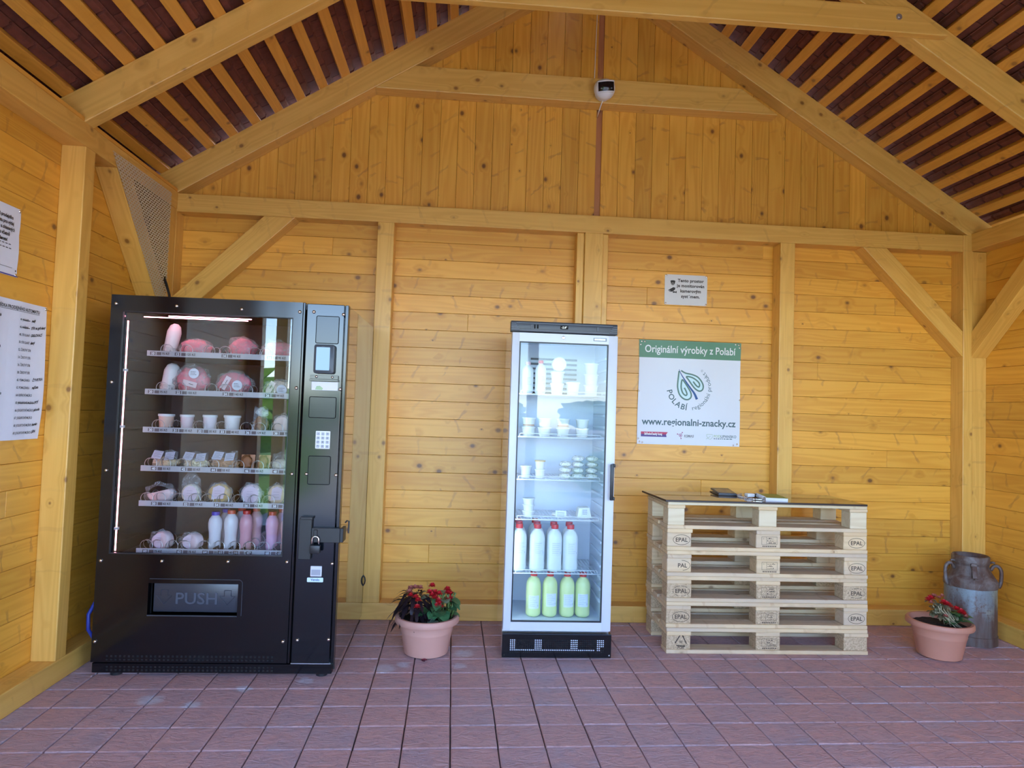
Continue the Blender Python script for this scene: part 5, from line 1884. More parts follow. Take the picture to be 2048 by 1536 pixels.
# ================================================================ banner and notices
t = thing('banner', 'square white banner with a green heading and a leaf emblem on the back wall', 'banner', (1.505, -0.004, 1.147))
BX0, BX1, BZ0, BZ1 = 1.154, 1.856, 1.147, 1.847
b = MB()
n = 18
def bf(u, v, off=0.0):
    x = BX0 + (BX1 - BX0) * u
    z = BZ0 + (BZ1 - BZ0) * v
    pull = 0.004 * (math.cos(u * 2 * PI) - 1) * 0.5 * (0.3 + 0.7 * abs(v - 0.5) * 2) if False else 0
    y = -0.006 - 0.006 * math.sin(u * PI) * math.sin(v * PI) - 0.0025 * math.sin(u * 9 + v * 4)
    return Vector((x + 0.004 * math.sin(v * PI * 2.1) * (1 if u > 0.5 else -1) * abs(u - 0.5), y - off, z))
b.slot = 0
for i in range(n):
    for j in range(n):
        v1 = 0.83
        b.poly([bf(i / n, j / n * v1), bf((i + 1) / n, j / n * v1), bf((i + 1) / n, (j + 1) / n * v1), bf(i / n, (j + 1) / n * v1)])
b.build('sheet', BANNERW, t, smooth=True)
b = MB()
for i in range(n):
    for j in range(5):
        va, vb = 0.83 + 0.17 * j / 5, 0.83 + 0.17 * (j + 1) / 5
        b.poly([bf(i / n, va), bf((i + 1) / n, va), bf((i + 1) / n, vb), bf(i / n, vb)])
lab(b.build('heading_band', GREEN, t, smooth=True), 'green heading band')
Bf = lambda x, z: bf((x - BX0) / (BX1 - BX0), (z - BZ0) / (BZ1 - BZ0), 0.0012)
def bt(s, size, x, z, mat, name, bold=0.0, align='CENTER', width=None):
    m = MB()
    k = 1.0
    if width:
        vs, _ = text_mesh(s, align, bold / size, 1.0)
        w0 = (max(v[0] for v in vs) - min(v[0] for v in vs)) * size
        k = width / w0
    m.text(s, size, lambda a, c: Bf(x + a * k, z + c), align, bold)
    return m.build(name, mat, t)
bt('Originální výrobky z Polabí', 0.070, 1.505, 1.812, WPLAST, 'heading_lettering', 0.0008, width=0.625)
bt('www.regionalni-znacky.cz', 0.064, 1.505, 1.322, SLATE, 'address_lettering', 0.0013, width=0.642)
# emblem: coordinates traced in a level frame, metres from the banner centre
def em(p):
    x, y = (p[0] - 757.0), -(p[1] - 772.0)
    a = 0.033
    return (1.505 + (x * math.cos(a) - y * math.sin(a)) * 0.000494, 1.497 + (x * math.sin(a) + y * math.cos(a)) * 0.000494)
def smoothpts(P, k=4):
    out = []
    for i in range(len(P) - 1):
        p0, p1, p2, p3 = P[max(i - 1, 0)], P[i], P[i + 1], P[min(i + 2, len(P) - 1)]
        for q in range(k):
            s = q / k
            f = lambda a, b, c, d: 0.5 * (2 * b + (c - a) * s + (2 * a - 5 * b + 4 * c - d) * s * s + (3 * b - a - 3 * c + d) * s ** 3)
            out.append((f(p0[0], p1[0], p2[0], p3[0]), f(p0[1], p1[1], p2[1], p3[1])))
    return out + [P[-1]]
LS = [(612, 470), (600, 560), (590, 650), (592, 710), (615, 790), (665, 845), (725, 862), (772, 830), (772, 770), (735, 700), (690, 630), (655, 590), (640, 650), (640, 710), (660, 770), (695, 803), (718, 790), (705, 745), (682, 700)]
RS = [(640, 465), (700, 500), (790, 520), (870, 555), (925, 620), (945, 680), (930, 730), (885, 745), (830, 712), (780, 650), (740, 590), (712, 548), (790, 560), (860, 605), (893, 650), (882, 690), (845, 668), (805, 615)]
b = MB()
fl = lambda x, z: Bf(x, z) + Vector((0, 0.0006, 0))
for S_ in (LS[:12], RS[:12]):
    c = (sum(p[0] for p in S_) / len(S_), sum(p[1] for p in S_) / len(S_))
    Q = smoothpts(S_ + S_[:1])
    for i in range(len(Q) - 1):
        b.flat([em(Q[i]), em(Q[i + 1]), em(c)], fl)
b.build('leaf_fill', PALEBLUE, t)
b = MB()
for S_ in (LS, RS):
    b.stroke([em(p) for p in smoothpts(S_)], 0.0098, Bf)
b.build('leaf_lines', GREENT, t)
b = MB()
b.stroke([em(p) for p in smoothpts([(612, 448), (640, 515), (700, 610), (770, 710), (820, 780), (854, 858)])], 0.003, lambda x, z: Bf(x, z) + Vector((0, -0.0004, 0)), 0.017)
b.build('leaf_stem', BLUE, t)
def arc_text(s, size, r, a0, a1, mat, name, bold):
    m = MB()
    c = em((748, 700))
    ws = []
    for ch in s:
        if ch == ' ':
            ws.append(0.3)
        else:
            vs, _ = text_mesh(ch, 'LEFT', 0, 1.0)
            ws.append(max(v[0] for v in vs) + 0.06)
    tot = sum(ws)
    pos = 0
    for ch, w in zip(s, ws):
        if ch != ' ':
            a = a0 + (a1 - a0) * (pos + w / 2) / tot
            th = a + PI / 2
            def fn(x, y, a=a, th=th, w=w):
                X, Y = x - w * size / 2, y + 0.69 * size
                px, pz = c[0] + r * math.cos(a), c[1] + r * math.sin(a)
                return Bf(px + X * math.cos(th) - Y * math.sin(th), pz + X * math.sin(th) + Y * math.cos(th))
            m.text(ch, size, fn, 'LEFT', bold)
        pos += w
    return m.build(name, mat, t)
arc_text('POLABÍ', 0.052, 0.152, math.radians(187), math.radians(267), SLATE, 'emblem_lettering', 0.0008)
arc_text('regionální produkt', 0.041, 0.152, math.radians(279), math.radians(407), SLATE, 'emblem_lettering', 0.0)
b = MB()
c = em((932, 470))
b.disc(c, 0.008, Bf, 18, 0.0068)
b.text('R', 0.010, lambda x, y: Bf(c[0] + x, c[1] + 0.0035 + y))
b.build('registered_mark', SLATE, t)
# sponsors along the foot
b = MB()
for q in range(14):
    xa, xb = 1.180 + q * 0.0122, 1.180 + (q + 1) * 0.0122
    b.slot = 0
    b.flat([(xa, 1.230), (xb + (0.012 if q == 13 else 0), 1.230), (xb, 1.214), (xa, 1.214)], Bf)
    b.slot = 1
    b.flat([(xa, 1.214), (xb, 1.214), (xb + (0.004 if q == 13 else 0), 1.197), (xa, 1.197)], Bf)
b.build('region_ribbon', [MAROON, PURPLE], t)
m = MB()
m.text('Středočeský kraj', 0.022, lambda a, c_: Bf(1.263 + a * 0.8, 1.224 + c_) + Vector((0, -0.0006, 0)), 'CENTER', 0.0006)
m.build('ribbon_lettering', WPLAST, t)
m = MB()
c = (1.450, 1.212)
m.disc(c, 0.0115, Bf, 20, 0.0085)
m.disc(c, 0.0045, Bf, 14)
for a in (1.0, 2.8, 4.9):
    m.stroke([(c[0] + 0.0115 * math.cos(a), c[1] + 0.0115 * math.sin(a)), (c[0] + 0.02 * math.cos(a), c[1] + 0.02 * math.sin(a))], 0.002, Bf)
    m.disc((c[0] + 0.022 * math.cos(a), c[1] + 0.022 * math.sin(a)), 0.004, Bf, 10)
m.build('sponsor_mark', plain('sponsor_plum', (0.32, 0.05, 0.18), 0.5), t)
bt('KSMAS', 0.022, 1.475, 1.216, plain('sponsor_grey', (0.2, 0.2, 0.22), 0.5), 'sponsor_lettering', 0.0006, 'LEFT')
m = MB()
lying_lines(m, 1.47, 1.54, 1.196, 1.2, 0, 1, 0.002, 2) if False else m.flat([(1.476, 1.1965), (1.535, 1.1965), (1.535, 1.1985), (1.476, 1.1985)], Bf)
m.build('sponsor_small_print', plain('sponsor_grey_light', (0.45, 0.45, 0.48), 0.5), t)
m = MB()
m.stroke([(1.628, 1.223), (1.668, 1.223), (1.668, 1.205), (1.655, 1.190), (1.640, 1.195), (1.628, 1.212), (1.628, 1.223)], 0.0028, Bf)
m.stroke([(1.625, 1.192), (1.655, 1.212)], 0.0028, Bf)
m.build('sponsor_leaf', plain('sponsor_sage', (0.45, 0.55, 0.42), 0.5), t)
bt('POD', 0.025, 1.676, 1.221, LIME, 'sponsor_lettering', 0.0, 'LEFT', 0.044)
bt('LIPANSKO', 0.025, 1.723, 1.221, SLATE, 'sponsor_lettering', 0.0003, 'LEFT', 0.108)
m = MB()
rr = random.Random(4)
x = 1.677
while x < 1.79:
    w = rr.uniform(0.006, 0.02)
    m.flat([(x, 1.193), (x + w, 1.193), (x + w, 1.198), (x, 1.198)], Bf)
    x += w + 0.005
m.build('sponsor_small_print', SLATE, t)
b = MB()
for (x, z) in ((1.172, 1.834), (1.192, 1.834), (1.165, 1.812), (1.840, 1.834), (1.818, 1.836), (1.846, 1.815), (1.157, 1.50), (1.853, 1.46), (1.162, 1.183), (1.171, 1.162), (1.189, 1.158), (1.812, 1.155), (1.838, 1.163)):
    p = bf((x - BX0) / (BX1 - BX0), (z - BZ0) / (BZ1 - BZ0))
    b2 = MB()
    b2.lathe([(0.0065, 0.001), (0.0055, -0.003), (0, -0.0035)], p, 12, 'y')
    b2.build('nail_head', ZINC, t, smooth=True, recalc=True)
b.bm.free()

def wall_nail(parent, p, axis='y', s=1):
    m = MB()
    m.lathe([(0.007, 0.0), (0.006, -0.003 * s), (0, -0.004 * s)], p, 12, axis)
    m.build('nail_head', ZINC, parent, smooth=True, recalc=True)
# camera notice
t = thing('camera_sign', 'small white sign with two camera symbols on the back wall above the banner', 'sign', (1.466, -0.001, 2.19))
b = MB()
b.prism(rrect(1.319, 1.613, 2.091, 2.297, 0.006), 'y', -0.0045, -0.001, 0.001)
b.build('plate', plain('sign_white', (0.66, 0.66, 0.69), 0.45, var=0.02), t)
for i, (s, zc) in enumerate((('Tento prostor', 2.268), ('je monitorován', 2.233), ('kamerovým', 2.1975), ('systémem.', 2.161))):
    m = MB()
    m.text(s, 0.029, front(-0.0050, 1.498, zc), bold=0.0012, space=1.05)
    m.build('notice_lettering', plain('notice_ink', (0.06, 0.05, 0.05), 0.6), t)
b = MB()
ff = front(-0.0050, 1.374, 2.235)
b.flat([(-0.017, 0.018), (-0.008, 0.022), (0.008, 0.022), (0.018, 0.018), (0.013, -0.002), (0.006, -0.011), (-0.006, -0.011), (-0.012, -0.002)], ff)
b.slot = 1
b.disc((0.0, -0.001), 0.009, lambda x, y: ff(x, y) + Vector((0, -0.0003, 0)), 14)
b.slot = 0
b.disc((0.0, -0.001), 0.004, lambda x, y: ff(x, y) + Vector((0, -0.0006, 0)), 10)
b.build('dome_camera_symbol', [INK, plain('symbol_grey', (0.25, 0.25, 0.26), 0.6)], t)
b = MB()
ff = front(-0.0050, 1.374, 2.192)
b.flat([(-0.030, -0.002), (0.004, 0.018), (0.018, 0.015), (0.016, 0.002), (0.0, -0.012), (-0.022, -0.014)], ff)
b.flat([(0.0, -0.014), (0.006, -0.009), (0.022, -0.013), (0.022, -0.008), (0.028, -0.007), (0.028, -0.022), (0.022, -0.021), (0.02, -0.018), (0.002, -0.021)], lambda x, y: ff(x, y) + Vector((0, -0.0002, 0)))
b.slot = 1
b.disc((-0.020, -0.008), 0.005, lambda x, y: ff(x, y) + Vector((0, -0.0003, 0)), 12)
b.build('bullet_camera_symbol', [INK, plain('symbol_grey', (0.25, 0.25, 0.26), 0.6)], t)
for (x, z) in ((1.327, 2.29), (1.605, 2.29), (1.327, 2.099), (1.605, 2.099)):
    wall_nail(t, (x, -0.0045, z))

# notices on the left wall: local u runs towards the back wall, v up
def left_fn(off):
    return lambda u, v: Vector((XL + off, u, v))
t = thing('paper_notice', 'upper white paper notice with bold text, pinned on the left wall', 'notice', (XL + 0.002, -1.49, 1.842))
N0, N1, M0, M1 = -1.595, -1.386, 1.842, 2.139
b = MB()
for i in range(8):
    for j in range(8):
        g_ = lambda i, j: Vector((XL + 0.002 + 0.004 * abs(math.sin(j * 0.8 + i * 0.3)) * (i / 8), N0 + (N1 - N0) * i / 8, M0 + (M1 - M0) * j / 8))
        b.poly([g_(i, j), g_(i + 1, j), g_(i + 1, j + 1), g_(i, j + 1)])
b.build('paper', PAPER, t, smooth=True)
fnp = left_fn(0.0075)
lines = [('provozní řád prodejního', 2.098, 0.0215, -1.435), ('automatu pro výdej', 2.073, 0.0215, -1.430), ('baleného a chlazených', 2.048, 0.0215, -1.422), ('mléka včetně', 2.023, 0.0215, -1.452), ('příslušenství', 1.998, 0.0215, -1.465)]
for s, z, sz, xr in lines:
    m = MB()
    m.text(s, sz, lambda x, y, xr=xr, z=z: fnp(xr + x * 0.8, z + y), 'RIGHT', 0.0007)
    m.build('bold_lettering', INK, t)
m = MB()
for z, xr in ((1.972, -1.442), (1.955, -1.438)):
    m.text('mlékárna a farma - prodej ze dvora', 0.0095, lambda x, y, xr=xr, z=z: fnp(xr + x, z + y), 'RIGHT', 0.0002) if False else [m.flat([(xr - 0.02 * q - 0.014, z), (xr - 0.02 * q, z), (xr - 0.02 * q, z + 0.0035), (xr - 0.02 * q - 0.014, z + 0.0035)], fnp) for q in range(7)]
m.flat([(-1.56, 1.876), (-1.425, 1.876), (-1.425, 1.8775), (-1.56, 1.8775)], fnp)
m.disc((-1.402, 1.868), 0.004, fnp, 10)
m.build('small_print', INK, t)
m = MB()
m.flat([(N0, M0 + 0.001), (N1, M0 + 0.001), (N1, M0 + 0.006), (N0, M0 + 0.006)], fnp)
m.build('blue_footer', plain('footer_indigo', (0.07, 0.06, 0.3), 0.5), t)
for (y, z) in ((-1.394, 2.13), (-1.397, 1.851)):
    wall_nail(t, (XL + 0.006, y, z), 'x', -1)
t = thing('price_list', 'large white price list with printed and handwritten lines on the left wall', 'notice', (XL + 0.002, -1.38, 1.14))
N0, N1, M0, M1 = -1.600, -1.172, 1.137, 1.745
b = MB()
def g_(i, j):
    u, v = i / 14, j / 14
    return Vector((XL + 0.003 + 0.012 * (u ** 3) * abs(math.sin(v * PI)) + 0.003 * math.sin(u * 8) ** 2, N0 + (N1 - N0) * u - 0.006 * (1 - v) * u + 0.004 * math.sin(v * 7) * u, M0 + (M1 - M0) * v))
for i in range(14):
    for j in range(14):
        b.poly([g_(i, j), g_(i + 1, j), g_(i + 1, j + 1), g_(i, j + 1)])
b.build('paper', PAPER, t, smooth=True)
def fq(y, z):
    u, v = (y - N0) / (N1 - N0), (z - M0) / (M1 - M0)
    u = min(max(u, 0), 1)
    v = min(max(v, 0), 1)
    return g_(u * 14, v * 14) + Vector((0.0022, 0, 0))
m = MB()
m.text('AKTUÁLNÍ NABÍDKA PRODEJNÍHO AUTOMATU', 0.0205, lambda x, y: fq(-1.222 + x * 0.86, 1.720 + y), 'RIGHT', 0.0004)
m.flat([(-1.59, 1.7005), (-1.222, 1.7005), (-1.222, 1.702), (-1.59, 1.702)], fq)
m.build('title_lettering', INK, t)
right = ['44. JOGURT', '46. VAŘENÝ', '48. SÝR SLANÝ', '50. SÝR SLANÝ', '52. ČERSTVÝ SÝR', '54. ČERSTVÝ SÝR', '56. ČERSTVÝ SÝR', '58. ČERSTVÝ SÝR', '60. POMAZÁNKA', '62. POMAZÁNKA', '64. KEFÍROVÉ MLÉKO', '65. JOGURTOVÉ MLÉKO', '66. JOGURTOVÉ MLÉKO', '67. JOGURTOVÉ MLÉKO', '68. JOGURTOVÉ MLÉKO', '69. JOGURTOVÉ MLÉKO']
left = ['10. MLÉKO', '12. MASO', '14. MASO', '16. MASO', '20. MLÉKO', '22. MASO', '24. MASO', '26. MASO', '30. JOGURT', '31. JOGURT', '32. JOGURT', '33. JOGURT', '36. DŽEM', '38. SÝR', '40. TĚSTOVINY', '42. TĚSTOVINY']
hand = {0: 'malý', 1: 'SÝR na gril slaný', 2: 'GRILOVACÍ', 3: 'slaný', 8: 'ČTVRTKA', 9: 'rajčata', 11: 'PITÍ', 12: 'jahoda', 14: 'banán', 15: 'LÍPA'}
handl = {0: 'bílé', 4: 'MÍŠA', 8: 'jahoda', 9: 'malina', 10: 'meruňka', 12: 'švestka', 14: 'slané', 15: 'široké'}
m, mb2 = MB(), MB()
for i in range(16):
    z = 1.672 - i * 0.0333
    m.text(right[i], 0.0150, lambda x, y, z=z: fq(-1.352 + x * 0.75, z + y), 'LEFT', 0.0002)
    m.text(left[i], 0.0150, lambda x, y, z=z: fq(-1.572 + x * 0.75, z + y), 'LEFT', 0.0002)
    if i in hand:
        off = 0.082 if i < 4 else 0.105 if i < 10 else 0.138
        sh = lambda x, y, z=z, o=off: fq(-1.352 + o - (0.012 if o > 0.13 else 0) + (x + 0.25 * y) * 0.8, z + 0.002 + y + 0.12 * x)
        mh = MB()
        mh.text(hand[i], 0.017, sh, 'LEFT', 0.0006)
        mh.build('handwriting', INK, t)
    if i in handl:
        sh = lambda x, y, z=z: fq(-1.487 + (x + 0.25 * y) * 0.8, z + 0.002 + y + 0.1 * x)
        mh = MB()
        mh.text(handl[i], 0.017, sh, 'LEFT', 0.0006)
        mh.build('handwriting', INK, t)
for i, w in ((0, 0.055), (1, 0.055), (11, 0.11)):
    z = 1.672 - i * 0.0333
    mb2.flat([(-1.338, z - 0.0075), (-1.338 + w, z - 0.0075), (-1.338 + w, z - 0.0045), (-1.338, z - 0.0045)], lambda y, z: fq(y, z) + Vector((0.0004, 0, 0)))
m.build('printed_lines', INKG, t)
mb2.build('crossed_out', INK, t)
for (y, z) in ((-1.185, 1.735), (-1.192, 1.44)):
    wall_nail(t, (XL + 0.012, y, z), 'x', -1)

# ================================================================ security camera
t = thing('security_camera', 'white security camera with a curved black face on the gable collar beam', 'security camera', (0.836, -0.115, 3.46))
b = MB()
b.lathe([(0, 0.0), (0.052, 0.0), (0.052, -0.018), (0.045, -0.024), (0, -0.024)], (0.836, -0.113, 3.455), 28, 'y')
b.build('mounting_base', WPLAST, t, smooth=40, recalc=True)
b = MB()
b.ball((0.836, -0.175, 3.458), 1.0, 3, (0.070, 0.062, 0.072))
for v in b.bm.verts:
    if v.co.z > 3.503:
        v.co.z = 3.503 + (v.co.z - 3.503) * 0.35
b.build('housing', WPLAST, t, smooth=True)
b = MB()
c = Vector((0.838, -0.165, 3.466))
tf = Matrix.Rotation(0.26, 3, 'X') @ Matrix.Rotation(-0.10, 3, 'Y')
b.lathe([(0.0, -0.036), (0.070, -0.036), (0.076, -0.034), (0.076, 0.036), (0.071, 0.040), (0.0, 0.040)], c, 24, 'z', a0=-PI / 2 - 0.8, a1=-PI / 2 + 0.8, tf=tf)
hd = b.build('camera_head', WPLAST, t, smooth=40)
b = MB()
b.lathe([(0.0765, -0.027), (0.0775, -0.025), (0.0775, 0.027), (0.0765, 0.029)], c, 20, 'z', a0=-PI / 2 - 0.72, a1=-PI / 2 + 0.72, tf=tf)
bf_ = b.build('black_face', plain('camera_black', (0.006, 0.006, 0.008), 0.12), hd, smooth=True)
for a in (-0.42, 0.42):
    b = MB()
    p = tf @ Vector((0.078 * math.sin(a), -0.078 * math.cos(a), -0.012)) + c
    b.ball(p, 0.007, 2, (1, 0.4, 0.6))
    b.build('lens', plain('lens_grey', (0.25, 0.25, 0.27), 0.15), hd, smooth=True)
b = MB()
b.tube([(0.832, -0.16, 3.392), (0.828, -0.13, 3.38), (0.822, -0.118, 3.36), (0.822, -0.06, 3.345), (0.824, -0.008, 3.343)], 0.0035, 8)
b.build('cable', WPLAST, t, smooth=True)
b = MB()
b.tube([(0.800, -0.002, 3.56), (0.802, -0.002, 3.8), (0.806, -0.002, 4.0), (0.808, -0.002, 4.25)], 0.0022, 6)
tag(b.build('cable', WPLAST, smooth=True, origin=(0.80, -0.01, 3.6)), 'thin white cable running up the gable boards above the camera', 'cable')
b = MB()
pts = [(-0.603, -0.118, 1.75), (-0.6045, -0.118, 1.0), (-0.606, -0.118, 0.28)] + [(-0.606 + 0.022 * math.sin(a * PI / 6), -0.118, 0.245 + 0.035 * math.cos(a * PI / 6)) for a in range(13)] + [(-0.607, -0.118, 0.13)]
b.tube(pts, 0.004, 8)
tag(b.build('cable', BPLAST, smooth=True, origin=(-0.605, -0.118, 0.12)), 'black cable with a loop hanging behind the right edge of the vending machine', 'cable')
b = MB()
b.tube([(-1.85, -0.24, 2.08), (-1.83, -0.25, 2.04), (-1.80, -0.27, 1.97), (-1.785, -0.28, 1.90), (-1.785, -0.28, 1.843)], 0.008, 8)
tag(b.build('cable', BPLAST, smooth=True, origin=(-1.8, -0.25, 1.86)), 'thick black cable dropping onto the vending machine from the perforated sheet', 'cable')
b = MB()
b.tube([(-1.765, -0.80, 0.42), (-1.79, -0.90, 0.34), (-1.805, -0.95, 0.27), (-1.80, -0.955, 0.2), (-1.78, -0.93, 0.14), (-1.76, -0.8, 0.115)], 0.009, 8)
tag(b.build('cable', plain('blue_cable', (0.03, 0.05, 0.35), 0.4), smooth=True, origin=(-1.79, -0.7, 0.11)), 'blue cable bulging out behind the left side of the vending machine', 'cable')

# ================================================================ milk can
def can_mat(name, paint):
    t = NT(name)
    v = t.obj()
    n1 = t.noise(v, 9.0, 5.0, 0.65, 0.6)
    n2 = t.noise(v, 60.0, 5.0, 0.7)
    st = t.noise(t.vmath('MULTIPLY', v, (26.0, 26.0, 3.0)), 1.0, 4.0)
    sx = t.n('SeparateXYZ')
    t.l(v, sx.inputs[0])
    rust = t.mix(n2, (0.06, 0.036, 0.03), (0.17, 0.095, 0.07))
    rust = t.mix(t.mapr(st, 0.4, 0.65), rust, (0.16, 0.13, 0.12))
    if paint:
        pc = t.mix(n1, (0.17, 0.22, 0.26), (0.27, 0.31, 0.32))
        pc = t.mix(t.mapr(t.math('ADD', sx.outputs[0], t.math('MULTIPLY', n1, 0.3)), 0.17, 0.28), pc, (0.42, 0.42, 0.26))
        hh = t.math('ADD', t.math('MULTIPLY', sx.outputs[2], 1.0), t.math('MULTIPLY_ADD', st, 0.28, t.math('MULTIPLY', n1, 0.16)))
        m = t.mapr(hh, 0.39, 0.53)
        sp = t.mapr(n2, 0.52, 0.66)
        m = t.math('SUBTRACT', m, t.math('MULTIPLY', sp, t.math('MULTIPLY_ADD', n1, 0.9, 0.1)), clamp=True)
        c = t.mix(m, rust, pc)
    else:
        c = t.mix(t.mapr(n1, 0.52, 0.7), rust, (0.26, 0.24, 0.24))
    t.bsdf(c, 0.55, 0.25, bump=n2, bstr=0.3, bdist=0.003)
    return t.m
CANB, CANR = can_mat('can_worn_paint', True), can_mat('can_rust', False)
CC = Vector((3.197, -0.39, 0.002))
t = thing('milk_can', 'old rusty milk can with worn blue grey paint in the right corner', 'milk can', CC)
R_ = 0.140
b = MB()
b.lathe([(0, 0.01), (R_ * 0.9, 0.01), (R_ + 0.003, 0.0), (R_ + 0.004, 0.052), (R_, 0.056), (R_, 0.338), (R_ - 0.001, 0.34)], CC, 48)
b.build('body', CANB, t, smooth=40)
b = MB()
b.lathe([(R_, 0.339), (R_ + 0.004, 0.341), (R_ + 0.005, 0.372), (R_ + 0.001, 0.382), (R_ * 0.97, 0.392), (R_ * 0.80, 0.43), (R_ * 0.72, 0.452), (R_ * 0.68, 0.478)], CC, 48)
b.build('shoulder', CANR, t, smooth=40)
b = MB()
b.lathe([(R_ * 0.68, 0.470), (R_ * 0.71, 0.476), (R_ * 0.73, 0.495), (R_ * 0.73, 0.523), (R_ * 0.69, 0.53), (R_ * 0.63, 0.522), (R_ * 0.60, 0.50), (0, 0.50)], CC, 48)
b.build('lid', CANR, t, smooth=40)
b = MB()
b.lathe([(0.004 + 0, 0), (0, 0)], CC, 3) if False else b.tube([(CC.x + R_ * 0.705 * math.cos(2 * PI * k / 40), CC.y + R_ * 0.705 * math.sin(2 * PI * k / 40), CC.z + 0.487) for k in range(41)], 0.004, 6)
b.build('lid_wire', CANR, t, smooth=True)
for s in (-1, 1):
    b = MB()
    ax = Vector((-0.92, 0.05, 0) if s < 0 else (0.82, -0.55, 0)).normalized()
    prof = [(0.74, 0.445), (0.86, 0.474), (1.02, 0.474), (1.12, 0.45), (1.13, 0.41), (1.10, 0.37), (1.03, 0.345)]
    b.tube([CC + ax * (R_ * r) + Vector((0, 0, z)) for r, z in smoothpts(prof, 3)], 0.0105, 10)
    b.build('handle', CANR, t, smooth=True)
    b = MB()
    b.tube([CC + ax * (R_ * r) + Vector((0, 0, z)) for r, z in ((0.70, 0.49), (0.82, 0.497), (0.90, 0.492))], 0.007, 8)
    b.build('lid_lug', CANR, t, smooth=True)
b = MB()
tf = Matrix.Translation(CC) @ Matrix.Rotation(-0.5, 4, 'Z')
b.box(-0.016, 0.016, -R_ * 0.80, -R_ * 0.66, 0.462, 0.492, 0.003, 2, mat=tf)
tl = tf @ Matrix.Translation(Vector((0, -R_ * 0.80, 0.475))) @ Matrix.Rotation(-0.5, 4, 'X')
b.box(-0.014, 0.014, -0.008, 0.004, -0.075, 0.0, 0.003, 2, mat=tl)
b.tube([tf @ Vector((0.0, -R_ * 0.80, 0.40)), tf @ Vector((0.0, -R_ * 0.98, 0.395))], 0.006, 8)
b.build('latch', CANR, t, smooth=30)

# ================================================================ flower pots
def leaf(m, base, d, up, L, W, bend=0.3, n=5, fold=0.25, lobes=0.0):
    d = d.normalized()
    side = d.cross(up)
    side = side.normalized() if side.length > 1e-4 else Vector((1, 0, 0))
    nr = side.cross(d).normalized()
    prev = None
    for i in range(n + 1):
        s = i / n
        w = W * math.sin(PI * min(1, s * 0.93 + 0.05)) ** 0.75
        if lobes:
            w *= 1 + lobes * math.sin(s * 17)
        c = base + d * (L * s) - Vector((0, 0, 1)) * (bend * L * s * s)
        row = (c + side * w + nr * (w * fold), c, c - side * w + nr * (w * fold))
        row = [m.bm.verts.new(p) for p in row]
        if prev:
            m.face([prev[0], prev[1], row[1], row[0]])
            m.face([prev[1], prev[2], row[2], row[1]])
        prev = row
LEAFG = ground_mat('begonia_leaf', (0.03, 0.11, 0.045), (0.08, 0.21, 0.08), 40.0, 0.35)
LEAFP = ground_mat('grey_green_leaf', (0.10, 0.17, 0.11), (0.22, 0.29, 0.2), 40.0, 0.4)
LEAFD = plain('dark_coleus_leaf', (0.018, 0.010, 0.014), 0.4, var=0.4, scale=50)
PETAL = plain('red_petal', (0.62, 0.02, 0.03), 0.45, var=0.25, scale=80)
PETALP = plain('faded_petal', (0.55, 0.17, 0.13), 0.5, var=0.25, scale=80)
STEMG = plain('green_stem', (0.10, 0.17, 0.04), 0.5)
DRYST = plain('dry_stem', (0.42, 0.36, 0.22), 0.7)
def flower(t, p, r, mat, seed, label=None):
    rr = random.Random(seed)
    m = MB()
    for ring, (n, k, tl) in enumerate(((6, 1.0, -0.2), (6, 0.95, 0.35), (5, 0.85, 0.9), (4, 0.7, 1.4))):
        for q in range(n):
            a = 2 * PI * q / n + ring * 0.5 + rr.random()
            d = Vector((math.cos(a) * math.cos(tl), math.sin(a) * math.cos(tl) - 0.3, math.sin(tl) + 0.1))
            leaf(m, Vector(p), d, Vector((0, 0, 1)), r * k, r * 0.5 * k, -0.1, 3, 0.35)
    return m.build('flower', mat, t, smooth=True)
def pot(t, c, rb, rt, h, rim, mat, oval=1.0, rot=0.0):
    tf = Matrix.Rotation(rot, 3, 'Z') @ Matrix(((1, 0, 0), (0, oval, 0), (0, 0, 1)))
    m = MB()
    rw = rt - 0.022
    m.lathe([(0, 0.004), (rb * 0.9, 0.0), (rb, 0.006), (rb + (rw - rb) * 0.55, h * 0.55), (rb + (rw - rb) * 0.56 + 0.002, h * 0.58), (rb + (rw - rb) * 0.62 + 0.002, h * 0.62), (rb + (rw - rb) * 0.63, h * 0.65), (rw, h - rim)], c, 56, tf=tf)
    m.build('pot', mat, t, smooth=45)
    m = MB()
    m.lathe([(rw, h - rim - 0.001), (rt - 0.004, h - rim), (rt, h - rim + 0.006), (rt - 0.001, h - 0.008), (rt - 0.007, h), (rt - 0.02, h), (rt - 0.027, h - 0.01), (rt - 0.03, h - 0.05)], c, 56, tf=tf)
    m.build('rim', mat, t, smooth=50)
    m = MB()
    n = 40
    r0 = rt - 0.029
    ctr = m.bm.verts.new(Vector(c) + Vector((0, 0, h - 0.022)))
    prev = [ctr] * n
    for k in range(1, 9):
        ring = []
        for q in range(n):
            a = 2 * PI * q / n
            v = tf @ Vector((r0 * k / 8 * math.cos(a), r0 * k / 8 * math.sin(a), 0))
            ring.append(m.bm.verts.new(Vector(c) + v + Vector((0, 0, h - 0.03 + 0.007 * mnoise.noise(v * 40)))))
        for q in range(n):
            if k == 1:
                m.face([ctr, ring[q], ring[(q + 1) % n]])
            else:
                m.face([prev[q], ring[q], ring[(q + 1) % n], prev[(q + 1) % n]])
        prev = ring
    m.build('soil', SOIL, t, smooth=True)
c1 = Vector((-0.164, -0.668, 0.002))
t = thing('potted_begonia', 'round faded terracotta pot with a red begonia and a dark leaved plant', 'potted plant', c1)
pot(t, c1, 0.118, 0.176, 0.205, 0.036, TERRAP)
rr = random.Random(11)
m = MB()
